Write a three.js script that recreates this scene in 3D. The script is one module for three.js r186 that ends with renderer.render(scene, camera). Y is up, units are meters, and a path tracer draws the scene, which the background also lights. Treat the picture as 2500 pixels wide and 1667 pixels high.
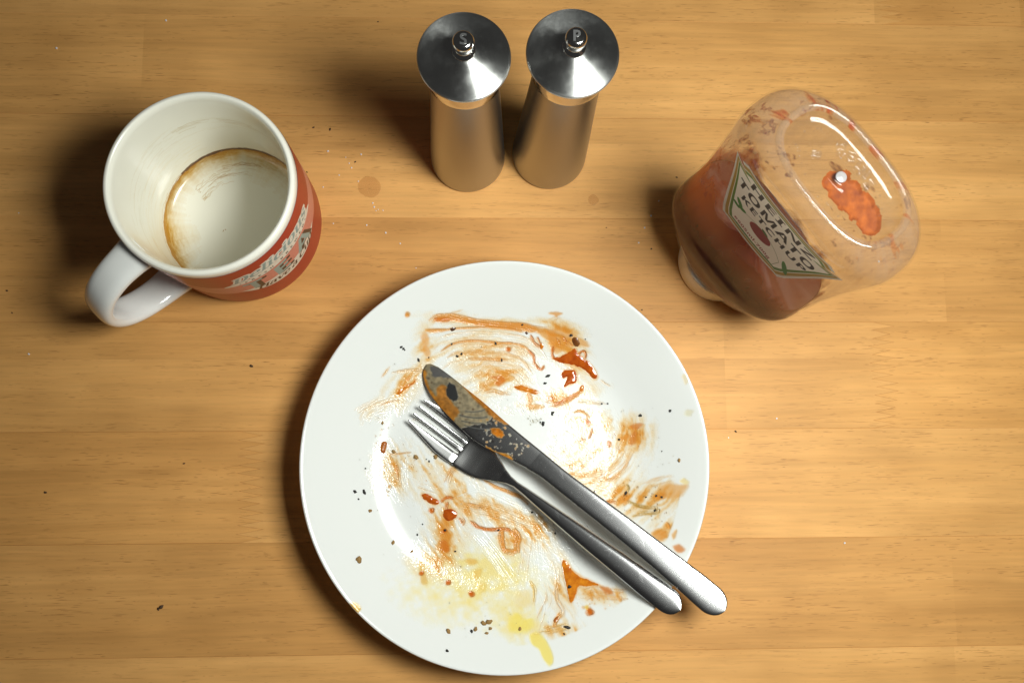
import * as THREE from 'three';
import { RoundedBoxGeometry } from 'three/addons/geometries/RoundedBoxGeometry.js';
import { TextGeometry } from 'three/addons/geometries/TextGeometry.js';
import { FontLoader } from 'three/addons/loaders/FontLoader.js';
import { RectAreaLightUniformsLib } from 'three/addons/lights/RectAreaLightUniformsLib.js';
import { mergeGeometries, mergeVertices, toCreasedNormals } from 'three/addons/utils/BufferGeometryUtils.js';

// ---------------------------------------------------------------- camera, light, exposure
const scene = new THREE.Scene();
const camera = new THREE.PerspectiveCamera(42.81, 1024 / 682, 0.02, 10);
camera.position.set(0, 0.55, 0);
camera.up.set(0.001, 0.122, -0.9925);
camera.lookAt(0.0381, 0.55 - 0.9918, -0.1219);

const renderer = new THREE.WebGLRenderer({ antialias: true });
renderer.toneMapping = THREE.LinearToneMapping;
renderer.toneMappingExposure = 1.0;
renderer.shadowMap.enabled = true;

scene.background = new THREE.Color().setRGB(0.031, 0.030, 0.029);   // the dim room round the table

RectAreaLightUniformsLib.init();
const LAMP = { at: new THREE.Vector3(0.215, 0.505, -0.05), aim: new THREE.Vector3(0.03, 0, -0.02), size: 0.17, power: 38 };
const key = new THREE.RectAreaLight(new THREE.Color().setRGB(0.965, 1.0, 0.955), LAMP.power, LAMP.size, LAMP.size);
key.position.copy(LAMP.at); key.lookAt(LAMP.aim);
scene.add(key);

// ---------------------------------------------------------------- helpers
let seed = 7;
const rnd = () => { seed = (seed * 1664525 + 1013904223) >>> 0; return seed / 4294967296; };
const rr = (a, b) => a + (b - a) * rnd();
const taken = new Map();
const numbered = (n) => { const k = taken.get(n) ?? 0; taken.set(n, k + 1); return k ? n + '_' + String(k).padStart(3, '0') : n; };
function tag(o, label, category, group) { o.userData = { label, category }; if (group) o.userData.group = group; return o; }
function thing(name, label, category, pos = [0, 0, 0], turn = 0, group) {
  const o = new THREE.Group(); o.name = numbered(name); o.position.set(...pos); o.rotation.y = turn;
  scene.add(tag(o, label, category, group)); return o;
}
function part(name, geo, mat, parent) {
  const m = new THREE.Mesh(geo, mat); m.name = name; m.castShadow = m.receiveShadow = true; parent.add(m); return m;
}
function solo(name, geo, mat, label, category, group) {
  const m = part(numbered(name), geo, mat, scene); return tag(m, label, category, group);
}
// periodic value noise on a lattice
function makeNoise(s) {
  const t = new Float32Array(4096); let q = s;
  for (let i = 0; i < 4096; i++) { q = (q * 1664525 + 1013904223) >>> 0; t[i] = q / 4294967296; }
  const h = (x, y) => t[(((x * 73) ^ (y * 151)) + x * 31 + y * 17) & 4095];
  return (x, y, px = 0, py = 0) => {
    const x0 = Math.floor(x), y0 = Math.floor(y), fx = x - x0, fy = y - y0;
    const u = fx * fx * (3 - 2 * fx), v = fy * fy * (3 - 2 * fy);
    const w = (a, p) => (p ? ((a % p) + p) % p : a);
    const a = h(w(x0, px), w(y0, py)), b = h(w(x0 + 1, px), w(y0, py)), c = h(w(x0, px), w(y0 + 1, py)), d = h(w(x0 + 1, px), w(y0 + 1, py));
    return a + (b - a) * u + (c - a) * v + (a - b - c + d) * u * v;
  };
}
const N1 = makeNoise(11), N2 = makeNoise(523), N3 = makeNoise(9001);
const fbm = (n, x, y) => 0.5 * n(x, y) + 0.3 * n(x * 2.1 + 5, y * 2.1 + 9) + 0.2 * n(x * 4.3 + 3, y * 4.3 + 1);
const canvas = (w, h) => { const c = document.createElement('canvas'); c.width = w; c.height = h; return [c, c.getContext('2d')]; };
function tex(c, srgb = true) { const t = new THREE.CanvasTexture(c); if (srgb) t.colorSpace = THREE.SRGBColorSpace; t.magFilter = THREE.LinearFilter; t.anisotropy = 8; return t; }
function smooth(pts, n = 8, closed = false) {       // Catmull-Rom through 2-D points
  const c = new THREE.CatmullRomCurve3(pts.map((p) => new THREE.Vector3(p[0], p[1], 0)), closed, 'centripetal');
  return c.getPoints(pts.length * n).map((p) => [p.x, p.y]);
}
function interp(table, x) {                           // piecewise linear rows [x, a, b, ...]
  if (x <= table[0][0]) return table[0].slice(1);
  for (let i = 1; i < table.length; i++) if (x <= table[i][0]) {
    const p = table[i - 1], q = table[i], t = (x - p[0]) / (q[0] - p[0]); return p.slice(1).map((v, k) => v + (q[k + 1] - v) * t);
  }
  return table[table.length - 1].slice(1);
}
function smoothTable(rows, steps) {                   // rows [x, a, b] resampled along a Catmull-Rom curve
  const c = new THREE.CatmullRomCurve3(rows.map((r) => new THREE.Vector3(r[0], r[1], r[2] ?? 0)), false, 'centripetal');
  return c.getPoints(steps).map((p) => [p.x, p.y, p.z]);
}
// rings: arrays of [x, y, z, u, v]; joined ring to ring
function loft(rings, { closed = true, capStart = false, capEnd = false } = {}) {
  const n = rings[0].length, pos = [], uv = [], idx = [];
  for (const r of rings) for (const p of r) { pos.push(p[0], p[1], p[2]); uv.push(p[3] ?? 0, p[4] ?? 0); }
  const m = closed ? n : n - 1;
  for (let i = 0; i + 1 < rings.length; i++) for (let j = 0; j < m; j++) {
    const a = i * n + j, b = i * n + (j + 1) % n, c = a + n, d = b + n; idx.push(a, b, c, b, d, c);
  }
  const cap = (k, flip) => {
    const r = rings[k], q = [0, 0, 0, 0, 0]; for (const p of r) for (let e = 0; e < 5; e++) q[e] += (p[e] ?? 0) / n;
    const at = pos.length / 3; pos.push(q[0], q[1], q[2]); uv.push(q[3], q[4]);
    for (let j = 0; j < n; j++) { const a = k * n + j, b = k * n + (j + 1) % n; flip ? idx.push(a, at, b) : idx.push(a, b, at); }
  };
  if (capStart) cap(0, true); if (capEnd) cap(rings.length - 1, false);
  const g = new THREE.BufferGeometry();
  g.setAttribute('position', new THREE.Float32BufferAttribute(pos, 3)); g.setAttribute('uv', new THREE.Float32BufferAttribute(uv, 2));
  g.setIndex(idx); g.computeVertexNormals(); return g;
}
const lathe = (pts, seg = 96) => new THREE.LatheGeometry(pts.map(([r, y]) => new THREE.Vector2(Math.max(r, 1e-5), y)), seg);
const mm = 0.001;

// ---------------------------------------------------------------- the table: glued wooden boards
{
  const W = 2048, H = 1024, px = 3000;               // 3 texture pixels to the millimetre
  const col = new Uint8Array(W * H * 4), bmp = new Uint8Array(W * H * 4);
  const pore = new Float32Array(W * H);
  for (let k = 0; k < 12500; k++) {                   // short dark pores along the grain
    const x = Math.floor(rnd() * W), y = Math.floor(rnd() * H), d = 0.35 + 0.65 * N2(x / 160, y / 22);
    const len = Math.floor(rr(4, 26) * (rnd() < 0.12 ? 2.6 : 1)), s = rr(0.15, 0.75) * d * d, tilt = rr(-0.02, 0.03);
    for (let i = 0; i < len; i++) { const yy = (y + Math.round(i * tilt) + H) % H, e = Math.sin(Math.PI * (i + 0.5) / len); pore[yy * W + (x + i) % W] += s * e; }
  }
  for (let y = 0; y < H; y++) for (let x = 0; x < W; x++) {
    const wv = y + 16 * (N1(x / 512, y / 128, 4, 8) - 0.5) + 3 * (N2(x / 128, y / 64, 16, 16) - 0.5);
    const band = N1(x / 512, wv / 40, 4, 0) * 0.6 + N2(x / 256, wv / 13, 8, 0) * 0.4;
    const fine = N3(x / 64, wv / 2.6, 32, 0), streak = N1(x / 128 + 40, wv / 5.5, 16, 0);
    const blot = fbm(N2, x / 170, y / 120), p = Math.min(1, pore[y * W + x]);
    let v = 1 + 0.11 * (band - 0.5) + 0.04 * (fine - 0.5) + 0.045 * (streak - 0.5) + 0.14 * (blot - 0.5);
    const red = 0.5 * (band - 0.5) + 0.5 * (blot - 0.5);
    v *= 1 - 0.33 * p; const i = (y * W + x) * 4;
    col[i] = Math.min(255, 218 * v); col[i + 1] = Math.min(255, (162 + 8 * red) * v * (1 - 0.06 * p)); col[i + 2] = Math.min(255, (94 + 14 * red) * v * (1 - 0.12 * p)); col[i + 3] = 255;
    const b = 150 + 40 * (fine - 0.5) - 110 * p; bmp[i] = bmp[i + 1] = bmp[i + 2] = Math.max(0, b); bmp[i + 3] = 255;
  }
  const mk = (a, srgb) => { const t = new THREE.DataTexture(a, W, H); t.wrapS = t.wrapT = THREE.RepeatWrapping; t.magFilter = THREE.LinearFilter; if (srgb) t.colorSpace = THREE.SRGBColorSpace; t.needsUpdate = true; return t; };
  const map = mk(col, true), bump = mk(bmp, false);
  const tones = [[0.98, 0.97, 0.95], [0.91, 0.88, 0.84], [1.0, 1.0, 1.0], [0.95, 0.91, 0.85], [0.97, 0.94, 0.88]];
  const mats = tones.map((c) => new THREE.MeshPhysicalMaterial({ map, bumpMap: bump, bumpScale: 0.00006, color: new THREE.Color().setRGB(...c), roughness: 0.56, specularIntensity: 0.62 }));
  const table = new THREE.Group(); table.name = 'tabletop'; table.userData.kind = 'structure'; scene.add(table);
  const zs = [-0.488, -0.420, -0.352, -0.284, -0.216, -0.148, -0.080, -0.0115, 0.0565, 0.1235, 0.191, 0.259, 0.327];
  const joints = { 0: [0.1], 1: [-0.3], 2: [0.28], 3: [-0.42], 4: [0.46], 5: [-0.40], 6: [0.261], 7: [-0.141], 8: [0.43], 9: [-0.33], 10: [0.12], 11: [0.3] };
  const tone = [0, 2, 3, 1, 2, 3, 4, 0, 2, 3, 2, 1, 0, 4, 3, 2, 1, 4, 1, 2, 0, 3, 2, 4];
  const finger = (x, z0, z1, seedn) => {             // saw-toothed glued end joint
    const out = [], n = 26, w = (z1 - z0) / n;
    for (let i = 0; i <= n; i++) { out.push([x + (i % 2 ? 0.007 : -0.007) * (0.7 + 0.6 * N2(i * 1.7, seedn + 4)), z0 + i * w + (i === 0 || i === n ? 0 : (N1(i * 3.1, seedn) - 0.5) * 0.0008)]); }
    return out;
  };
  let count = 0;
  for (let r = 0; r + 1 < zs.length; r++) {
    const z0 = zs[r], z1 = zs[r + 1], xs = [-0.64, ...joints[r], 0.64];
    for (let k = 0; k + 1 < xs.length; k++) {
      const left = k ? finger(xs[k], z0, z1, r) : [[xs[k], z0], [xs[k], z1]];
      const right = k + 2 < xs.length ? finger(xs[k + 1], z0, z1, r) : [[xs[k + 1], z0], [xs[k + 1], z1]];
      const loop = [...left, ...right.slice().reverse()];
      const sh = new THREE.Shape(loop.map(([x, z]) => new THREE.Vector2(x, z)));
      const g = new THREE.ExtrudeGeometry(sh, { depth: 0.026, bevelEnabled: true, bevelSize: 0.0002, bevelThickness: 0.0002, bevelOffset: -0.00023, bevelSegments: 1 });
      const uv = g.attributes.uv, ox = rr(0, 0.6), oy = rr(0, 0.34);
      for (let i = 0; i < uv.count; i++) uv.setXY(i, (uv.getX(i) + ox) * px / W, (uv.getY(i) + oy) * px / H);
      g.rotateX(Math.PI / 2); g.translate(0, -0.0002, 0);   // the top face of every board at height 0
      part('plank', g, mats[tone[count++ % tone.length]], table);
    }
  }
}

// ---------------------------------------------------------------- the plate
const DROPS = [
  [[870, 262], [900, 254], [940, 234], [968, 220], [978, 240], [1004, 262], [1034, 290], [1052, 318], [1060, 344], [1042, 352], [1018, 326], [985, 302], [930, 286], [882, 274]],
  [[904, 326], [930, 310], [966, 316], [972, 346], [960, 370], [938, 376], [914, 386], [922, 362], [928, 345], [912, 350]],
  [[704, 386], [730, 378], [770, 388], [812, 410], [792, 416], [752, 408], [724, 400]],
  [[212, 418], [232, 392], [270, 370], [296, 352], [288, 374], [250, 398], [222, 422]],
  [[320, 838], [340, 834], [372, 850], [394, 868], [384, 880], [352, 872], [330, 858]],
  [[414, 905], [440, 896], [466, 906], [468, 926], [450, 944], [424, 946], [412, 926]],
  [[904, 1106], [922, 1114], [945, 1146], [975, 1172], [1020, 1192], [1062, 1214], [1010, 1216], [972, 1218], [962, 1246], [952, 1270], [938, 1284], [922, 1224], [908, 1160]],
];
const PLATE = new THREE.Vector3(0.016, 0, 0.008);
const plateTop = smoothTable([[0, 7.0], [30, 7.0], [60, 7.0], [70, 7.4], [80, 9.9], [90, 15.0], [100, 21.4], [110, 28.2], [115.5, 32.0], [118, 33.7]], 60);
const plateH = (r) => interp(plateTop, r)[0];
// traced drawing units -> millimetres on the plate
function P([x, y]) {
  const lx = 0.148257 * x - 0.000856 * y - 98.22, ly = 0.001029 * x + 0.146478 * y - 103.389;
  const k = 1 - 0.00184 * (plateH(Math.hypot(lx, ly)) - 7);
  return [(lx + 16) * k - 16, (ly + 8) * k - 8];
}
{
  const S = 2048, q = S / 250;
  const [cc, cbase] = canvas(S, S), [lay, c] = canvas(S, S), [hc, hcx] = canvas(S, S);
  cbase.fillStyle = 'rgb(231,233,230)'; cbase.fillRect(0, 0, S, S); hcx.fillStyle = 'rgb(60,60,60)'; hcx.fillRect(0, 0, S, S);
  const to = (p) => { const [a, b] = P(p); return [(a + 125) * q, (b + 125) * q]; };
  c.lineCap = hcx.lineCap = c.lineJoin = hcx.lineJoin = 'round';
  const rgba = (k, a) => `rgba(${k[0]},${k[1]},${k[2]},${a})`;
  const stroke = (pts, w, col, a, hgt = 0) => {
    const s = pts;
    for (const [cx, st] of [[c, rgba(col, a)], [hcx, hgt >= 0 ? `rgba(255,255,255,${hgt})` : `rgba(0,0,0,${-hgt})`]]) {
      if (cx === hcx && !hgt) continue;
      cx.strokeStyle = st; cx.lineWidth = w; cx.beginPath(); s.forEach((p, i) => (i ? cx.lineTo(p[0], p[1]) : cx.moveTo(p[0], p[1]))); cx.stroke();
    }
  };
  const bundle = (path, width, n, col, a, hgt = 0.12, ragged = 0.35) => {   // parallel streaks left by a fork or a knife
    const s = smooth(path.map(to), 10), L = s.length, wp = width * 0.5866 * 0.9408 * 0.27 * q;
    for (let k = 0; k < n; k++) {
      const off = (rnd() - 0.5) * wp, i0 = Math.floor(rnd() * ragged * L), i1 = L - Math.floor(rnd() * ragged * L), wob = rr(0, 40), out = [];
      for (let i = i0; i < i1; i++) {
        const p = s[i], pn = s[Math.min(L - 1, i + 1)], pp = s[Math.max(0, i - 1)], dx = pn[0] - pp[0], dy = pn[1] - pp[1], l = Math.hypot(dx, dy) || 1;
        const o = off + (N1(i * 0.18 + wob, k) - 0.5) * 5; out.push([p[0] - dy / l * o, p[1] + dx / l * o]);
      }
      if (out.length > 2) for (let j = 0; j + 3 < out.length; j += 3) { const f = N2(j * 0.15 + wob, k * 3); if (f > 0.22) stroke(out.slice(j, j + 4), rr(1.6, 6), col, a * 0.8 * (0.3 + f), hgt * (0.4 + f)); }
    }
  };
  const patch = (pts, col, a, { soft = 3, n = 5, hgt = 0.25 } = {}) => {     // an uneven film with a ragged edge
    const base = smooth(pts.map(to), 7, true);
    for (let k = 0; k < n; k++) {
      const ph = rr(0, 50), g = (k - n / 2) * soft, cx0 = base.reduce((s, p) => s + p[0], 0) / base.length, cy0 = base.reduce((s, p) => s + p[1], 0) / base.length;
      const poly = base.map((p, i) => { const dx = p[0] - cx0, dy = p[1] - cy0, l = Math.hypot(dx, dy) || 1, o = g + (fbm(N1, p[0] / 16 + ph, p[1] / 16) - 0.5) * 20 + (N2(p[0] / 5, p[1] / 5 + ph) - 0.5) * 6; return [p[0] + dx / l * o, p[1] + dy / l * o]; });
      for (const [cx, st] of [[c, rgba(col, a / n * 1.5)], [hcx, `rgba(255,255,255,${hgt / n})`]]) { cx.fillStyle = st; cx.beginPath(); poly.forEach((p, i) => (i ? cx.lineTo(p[0], p[1]) : cx.moveTo(p[0], p[1]))); cx.closePath(); cx.fill(); }
    }
  };
  const inside = (p, poly) => { let r = false; for (let i = 0, j = poly.length - 1; i < poly.length; j = i++) { const a = poly[i], b = poly[j]; if ((a[1] > p[1]) !== (b[1] > p[1]) && p[0] < (b[0] - a[0]) * (p[1] - a[1]) / (b[1] - a[1]) + a[0]) r = !r; } return r; };
  const specks = (poly, n, col, a, r0, r1, hgt = 0.3) => {
    const xs = poly.map((p) => p[0]), ys = poly.map((p) => p[1]), x0 = Math.min(...xs), x1 = Math.max(...xs), y0 = Math.min(...ys), y1 = Math.max(...ys);
    for (let k = 0; k < n; k++) {
      const p = [rr(x0, x1), rr(y0, y1)]; if (!inside(p, poly)) continue; if (fbm(N3, p[0] / 38, p[1] / 38) < 0.45) continue;
      const [x, y] = to(p), r = rr(r0, r1) * (rnd() < 0.1 ? 1.9 : 1), e = rr(0, 3), al = a * rr(0.4, 1);
      for (const [cx, st] of [[c, rgba(col, al)], [hcx, `rgba(255,255,255,${hgt})`]]) { cx.fillStyle = st; cx.beginPath(); cx.ellipse(x, y, r, r * rr(0.5, 1), e, 0, 6.3); cx.fill(); }
    }
  };
  const OR = [212, 128, 42], TAN = [214, 160, 96], PALE = [222, 190, 146], DO = [194, 90, 14], YE = [240, 214, 84], PY = [234, 208, 128], BR = [120, 66, 20], WH = [232, 234, 230], GR = [190, 184, 150];
  // thin wiped film: streaks that follow the sweeps of the cutlery
  {
    const G = [   // centre, radii, turn, strength, sweep (0, 1: arcs round a point; 2: straight)
      [560, 118, 230, 30, 0.08, 0.95, 0], [560, 232, 230, 75, 0, 0.72, 0], [640, 345, 130, 62, 0, 0.92, 0], [905, 178, 105, 62, 0.5, 1.15, 0], [960, 300, 85, 55, 0.8, 0.8, 0], [880, 440, 180, 44, -0.2, 0.9, 0], [332, 208, 42, 75, 0, 0.8, 0], [250, 372, 95, 52, -0.6, 0.8, 0], [175, 470, 120, 52, -0.4, 0.55, 0], [520, 420, 90, 60, 0, 0.5, 0],
      [1050, 640, 180, 115, 0, 0.7, 1], [1200, 590, 70, 75, 0, 1.0, 1], [1150, 850, 150, 85, 0.4, 0.9, 1], [1335, 850, 112, 62, 0.2, 0.9, 1], [1320, 1010, 80, 62, 0.8, 0.85, 1], [1000, 520, 85, 42, 0, 0.8, 1], [950, 760, 110, 60, 0.5, 0.6, 1],
      [220, 740, 115, 115, 0, 0.8, 2], [425, 965, 85, 135, 0, 1.0, 2], [620, 910, 205, 62, 0.3, 0.82, 2], [690, 1030, 82, 74, 0, 0.85, 2], [450, 745, 115, 85, 0, 0.7, 2], [820, 1000, 75, 85, 0, 0.65, 2], [895, 1220, 60, 135, 0, 0.7, 2], [1060, 1240, 130, 42, 0.1, 0.8, 2], [860, 1380, 110, 32, 0, 0.95, 2], [360, 1120, 110, 80, 0, 0.75, 2]];
    const Yk = [[500, 1215, 240, 130, 0.1, 1.0], [720, 1350, 80, 62, 0, 1.15], [640, 1140, 170, 80, 0.3, 0.7]];
    const gauss = (x, y, g) => { const dx = x - g[0], dy = y - g[1], a = Math.cos(g[4]), b = Math.sin(g[4]), u = (dx * a + dy * b) / g[2], v = (-dx * b + dy * a) / g[3]; return Math.exp(-1.1 * (u * u + v * v)); };
    const W2 = 1024, [sc2, s2] = canvas(W2, W2), [sh2, h2] = canvas(W2, W2), im = s2.createImageData(W2, W2), ih = h2.createImageData(W2, W2);
    for (let j = 0; j < W2; j++) for (let i2 = 0; i2 < W2; i2++) {
      const lx = i2 / W2 * 250 - 125, ly = j / W2 * 250 - 125, r = Math.hypot(lx, ly); if (r > 106) continue;
      const x = (lx + 98.22) / 0.14826, y = (ly + 103.39) / 0.14648, w = [0, 0, 0]; let yk = 0;
      for (const g of G) { if (Math.abs(x - g[0]) > 2.6 * Math.max(g[2], g[3]) || Math.abs(y - g[1]) > 2.6 * Math.max(g[2], g[3])) continue; w[g[6]] += g[5] * gauss(x, y, g); }
      for (const g of Yk) yk += g[5] * gauss(x, y, g);
      let D = 0; const wx = x + 26 * (fbm(N1, x / 60, y / 60) - 0.5), wy = y + 26 * (fbm(N2, x / 60, y / 60) - 0.5), grit = N3(x / 3.2, y / 3.2);
      const tone = (u, v) => { const c2 = 0.5 * N1(u * 0.5, v) + 0.3 * N2(u, v * 2.3) + 0.2 * N3(u * 2, v * 5); return c2; };
      if (w[0] > 0.05) { const a = Math.atan2(wy - 520, wx - 640), q2 = Math.hypot((wx - 640) * 0.75, wy - 520); D += w[0] * (1.9 * tone(a * 7 + 40, q2 / 15) - 0.32); }
      if (w[1] > 0.05) { const a = Math.atan2(wy - 560, wx - 900), q2 = Math.hypot(wx - 900, wy - 560); D += w[1] * (1.9 * tone(a * 9 + 40, q2 / 14) - 0.36); }
      if (w[2] > 0.05) { const u = (wx * 0.55 + wy * 0.83) / 44, v = (-wx * 0.83 + wy * 0.55) / 13; D += w[2] * (1.9 * tone(u, v) - 0.36); }
      const lump = fbm(N2, x / 17 + 9, y / 17 + 4); D = D * (0.55 + 0.9 * lump) + 0.16 * (grit - 0.5) * Math.min(1, D * 3);
      let Yd = yk * (1.5 * fbm(N1, x / 34 + 3, y / 26) + 0.5 * tone((x * 0.3 + y) / 40, (x - y * 0.3) / 11) - 0.28);
      const k = (j * W2 + i2) * 4, A = Math.max(0, Math.min(1, (D - 0.12) * 1.35)), B = Math.max(0, Math.min(0.75, (Yd - 0.1) * 0.95));
      if (A < 0.01 && B < 0.01) continue;
      const t = Math.max(0, Math.min(1, (D - 0.42) / 0.5)), o = [226 - 16 * t, 188 - 60 * t, 124 - 94 * t], yl = [236, 210, 112], al = A + B * (1 - A);
      for (let e = 0; e < 3; e++) im.data[k + e] = (o[e] * A + yl[e] * B * (1 - A)) / al;
      im.data[k + 3] = 255 * Math.min(0.9, al * 0.86); const hh = Math.min(1, D * 0.5 + Yd * 0.2 + 0.25 * (grit - 0.4)); ih.data[k] = ih.data[k + 1] = ih.data[k + 2] = 255; ih.data[k + 3] = 255 * Math.max(0, Math.min(0.8, hh * 0.6));
    }
    s2.putImageData(im, 0, 0); h2.putImageData(ih, 0, 0); c.drawImage(sc2, 0, 0, S, S); hcx.drawImage(sh2, 0, 0, S, S);
  }
  // the swept arcs at the top
  bundle([[368, 262], [420, 226], [520, 210], [650, 214], [730, 226], [776, 262], [806, 318]], 120, 26, TAN, 0.34, 0.14);
  bundle([[372, 250], [440, 205], [540, 188], [640, 197], [720, 203], [770, 230], [800, 290]], 8, 7, OR, 0.62, 0.3, 0.15);
  bundle([[390, 290], [450, 245], [560, 236], [680, 246], [740, 270], [780, 330]], 10, 5, TAN, 0.6, 0.25, 0.3);
  bundle([[510, 265], [580, 266], [640, 270], [700, 276]], 12, 8, OR, 0.55, 0.3, 0.3);
  bundle([[470, 340], [560, 290], [660, 288], [735, 318], [790, 390]], 90, 20, TAN, 0.32, 0.14);
  bundle([[330, 147], [400, 143], [480, 136], [600, 131], [700, 140], [752, 152]], 9, 8, OR, 0.6, 0.3, 0.1);
  bundle([[350, 110], [365, 92], [430, 82], [500, 96], [560, 108], [640, 116], [740, 122], [800, 138], [870, 142]], 24, 22, OR, 0.5, 0.2, 0.2);
  patch([[365, 95], [405, 78], [470, 84], [540, 100], [640, 106], [740, 115], [800, 130], [790, 150], [720, 140], [600, 128], [520, 118], [440, 102], [372, 104]], OR, 0.5, { hgt: 0.3 });
  patch([[364, 92], [380, 88], [440, 96], [432, 104], [372, 102]], DO, 0.5, { n: 3, soft: 1 });
  bundle([[405, 78], [450, 66], [490, 54]], 5, 3, TAN, 0.4, 0.1);
  patch([[310, 170], [330, 152], [345, 180], [340, 215], [352, 240], [342, 262], [322, 240], [318, 200]], OR, 0.35);
  patch([[325, 140], [360, 136], [420, 140], [400, 150], [345, 152]], OR, 0.5, { n: 3, soft: 2 });
  // right of the arcs
  patch([[790, 132], [850, 138], [905, 124], [960, 160], [1015, 190], [1024, 212], [985, 206], [940, 214], [884, 240], [862, 200], [815, 160]], OR, 0.46, { hgt: 0.25 });
  patch([[845, 140], [880, 145], [890, 200], [870, 232], [850, 180]], OR, 0.35, { n: 3 });
  for (const [a, b] of [[[900, 175], [960, 210]], [[905, 160], [930, 205]], [[880, 170], [905, 215]]]) bundle([a, [(a[0] + b[0]) / 2 + 5, (a[1] + b[1]) / 2], b], 6, 4, DO, 0.35, 0.2);
  patch([[852, 66], [885, 60], [913, 66], [898, 74], [888, 86], [876, 74]], OR, 0.55, { n: 3, soft: 1 });
  bundle([[846, 108], [870, 92], [905, 80]], 22, 6, TAN, 0.35, 0.1);
  bundle([[770, 158], [795, 198], [828, 222]], 10, 6, DO, 0.6, 0.4, 0.2);
  bundle([[805, 170], [820, 200], [826, 214]], 8, 5, DO, 0.6, 0.4, 0.2);
  bundle([[764, 232], [786, 250], [792, 282], [818, 312], [836, 296]], 9, 8, DO, 0.7, 0.4, 0.1);
  bundle([[872, 212], [868, 240], [874, 268]], 8, 8, DO, 0.7, 0.4, 0.1);
  bundle([[978, 242], [1000, 228], [1012, 238], [1010, 262]], 7, 7, DO, 0.7, 0.4, 0.05);
  bundle([[1060, 345], [1085, 365], [1110, 382]], 4, 3, TAN, 0.4, 0.2);
  // middle smudges
  patch([[590, 345], [630, 325], [690, 330], [710, 345], [660, 375], [620, 385], [596, 372]], OR, 0.36);
  patch([[605, 345], [640, 340], [670, 352], [655, 372], [640, 385], [622, 372], [636, 358]], DO, 0.5, { n: 3, soft: 2 });
  bundle([[570, 412], [610, 402], [660, 412], [705, 412]], 12, 8, OR, 0.5, 0.3);
  bundle([[540, 400], [580, 368], [640, 340]], 40, 8, TAN, 0.3, 0.2);
  patch([[760, 408], [780, 420], [782, 450], [768, 462], [756, 440]], OR, 0.5, { n: 3, soft: 2 });
  bundle([[830, 452], [880, 460], [930, 437], [980, 408], [996, 380]], 20, 14, DO, 0.5, 0.4, 0.3);
  patch([[845, 432], [862, 428], [868, 440], [850, 446]], DO, 0.7, { n: 3, soft: 1 });
  patch([[912, 440], [950, 420], [985, 400], [975, 425], [930, 450]], OR, 0.6, { n: 3, soft: 2 });
  patch([[755, 465], [800, 458], [836, 470], [790, 482], [760, 480]], OR, 0.45, { n: 3, soft: 2 });
  bundle([[930, 450], [1000, 448], [1060, 455], [1110, 458]], 22, 7, TAN, 0.35, 0.25);
  specks([[740, 470], [810, 480], [830, 540], [770, 550], [742, 510]], 70, [74, 60, 12], 0.75, 1.2, 3.4, 0.4);
  bundle([[950, 492], [985, 488], [1012, 505], [1024, 540]], 8, 6, OR, 0.55, 0.4);
  patch([[1008, 525], [1020, 528], [1026, 546], [1014, 548]], DO, 0.7, { n: 3, soft: 1 });
  bundle([[1032, 560], [1028, 590], [1018, 606]], 9, 5, DO, 0.5, 0.4);
  // right field
  patch([[1195, 552], [1222, 540], [1250, 542], [1240, 556], [1218, 566]], DO, 0.5, { n: 4, soft: 2, hgt: 0.5 });
  patch([[1208, 575], [1224, 580], [1216, 620], [1196, 632], [1192, 612]], DO, 0.48, { n: 4, soft: 3, hgt: 0.5 });
  patch([[1148, 606], [1180, 588], [1196, 590], [1168, 612]], OR, 0.55, { n: 4, soft: 2, hgt: 0.5 });
  patch([[1090, 640], [1100, 615], [1112, 620], [1104, 640]], DO, 0.6, { n: 3, soft: 1, hgt: 0.5 });
  bundle([[890, 770], [1000, 790], [1100, 765], [1180, 700], [1214, 630]], 70, 16, TAN, 0.34, 0.15);
  bundle([[1060, 780], [1120, 770], [1170, 720], [1200, 650]], 10, 7, OR, 0.4, 0.25);
  for (let k = 0; k < 8; k++) bundle([[985 + k * 22, 740 - k * 4], [1000 + k * 23, 690], [1010 + k * 24, 640]], 10, 3, WH, 0.6, -0.2);
  bundle([[1170, 790], [1185, 810], [1170, 840]], 8, 6, [150, 110, 30], 0.6, 0.3);
  specks([[980, 580], [1240, 530], [1230, 700], [1080, 800], [900, 740]], 150, DO, 0.6, 1.4, 4.2, 0.5);
  specks([[980, 440], [1260, 520], [1400, 600], [1380, 720], [1230, 720]], 60, [110, 92, 40], 0.6, 0.8, 2, 0.2);
  patch([[1320, 810], [1355, 790], [1400, 800], [1440, 800], [1425, 830], [1390, 855], [1340, 850]], OR, 0.40, { n: 6, soft: 3, hgt: 0.3 });
  patch([[1405, 785], [1425, 772], [1450, 790], [1430, 800]], PY, 0.5, { n: 3, soft: 2 });
  patch([[1150, 850], [1175, 828], [1186, 842], [1170, 880]], OR, 0.5, { n: 4, soft: 2 });
  bundle([[1062, 880], [1110, 868], [1140, 876]], 10, 7, DO, 0.45, 0.3);
  bundle([[1180, 870], [1240, 890], [1310, 895]], 14, 9, [168, 116, 24], 0.5, 0.3);
  bundle([[1190, 925], [1250, 915], [1305, 910], [1310, 890]], 14, 9, [176, 118, 24], 0.5, 0.3);
  patch([[1290, 850], [1320, 830], [1350, 840], [1330, 860]], OR, 0.5, { n: 4, soft: 2 });
  specks([[1040, 760], [1300, 790], [1380, 860], [1330, 960], [1140, 900]], 170, [140, 84, 18], 0.7, 1.4, 4, 0.4);
  patch([[1280, 1000], [1310, 985], [1345, 1000], [1330, 1030], [1300, 1030]], OR, 0.5, { n: 4, soft: 3 });
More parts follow.
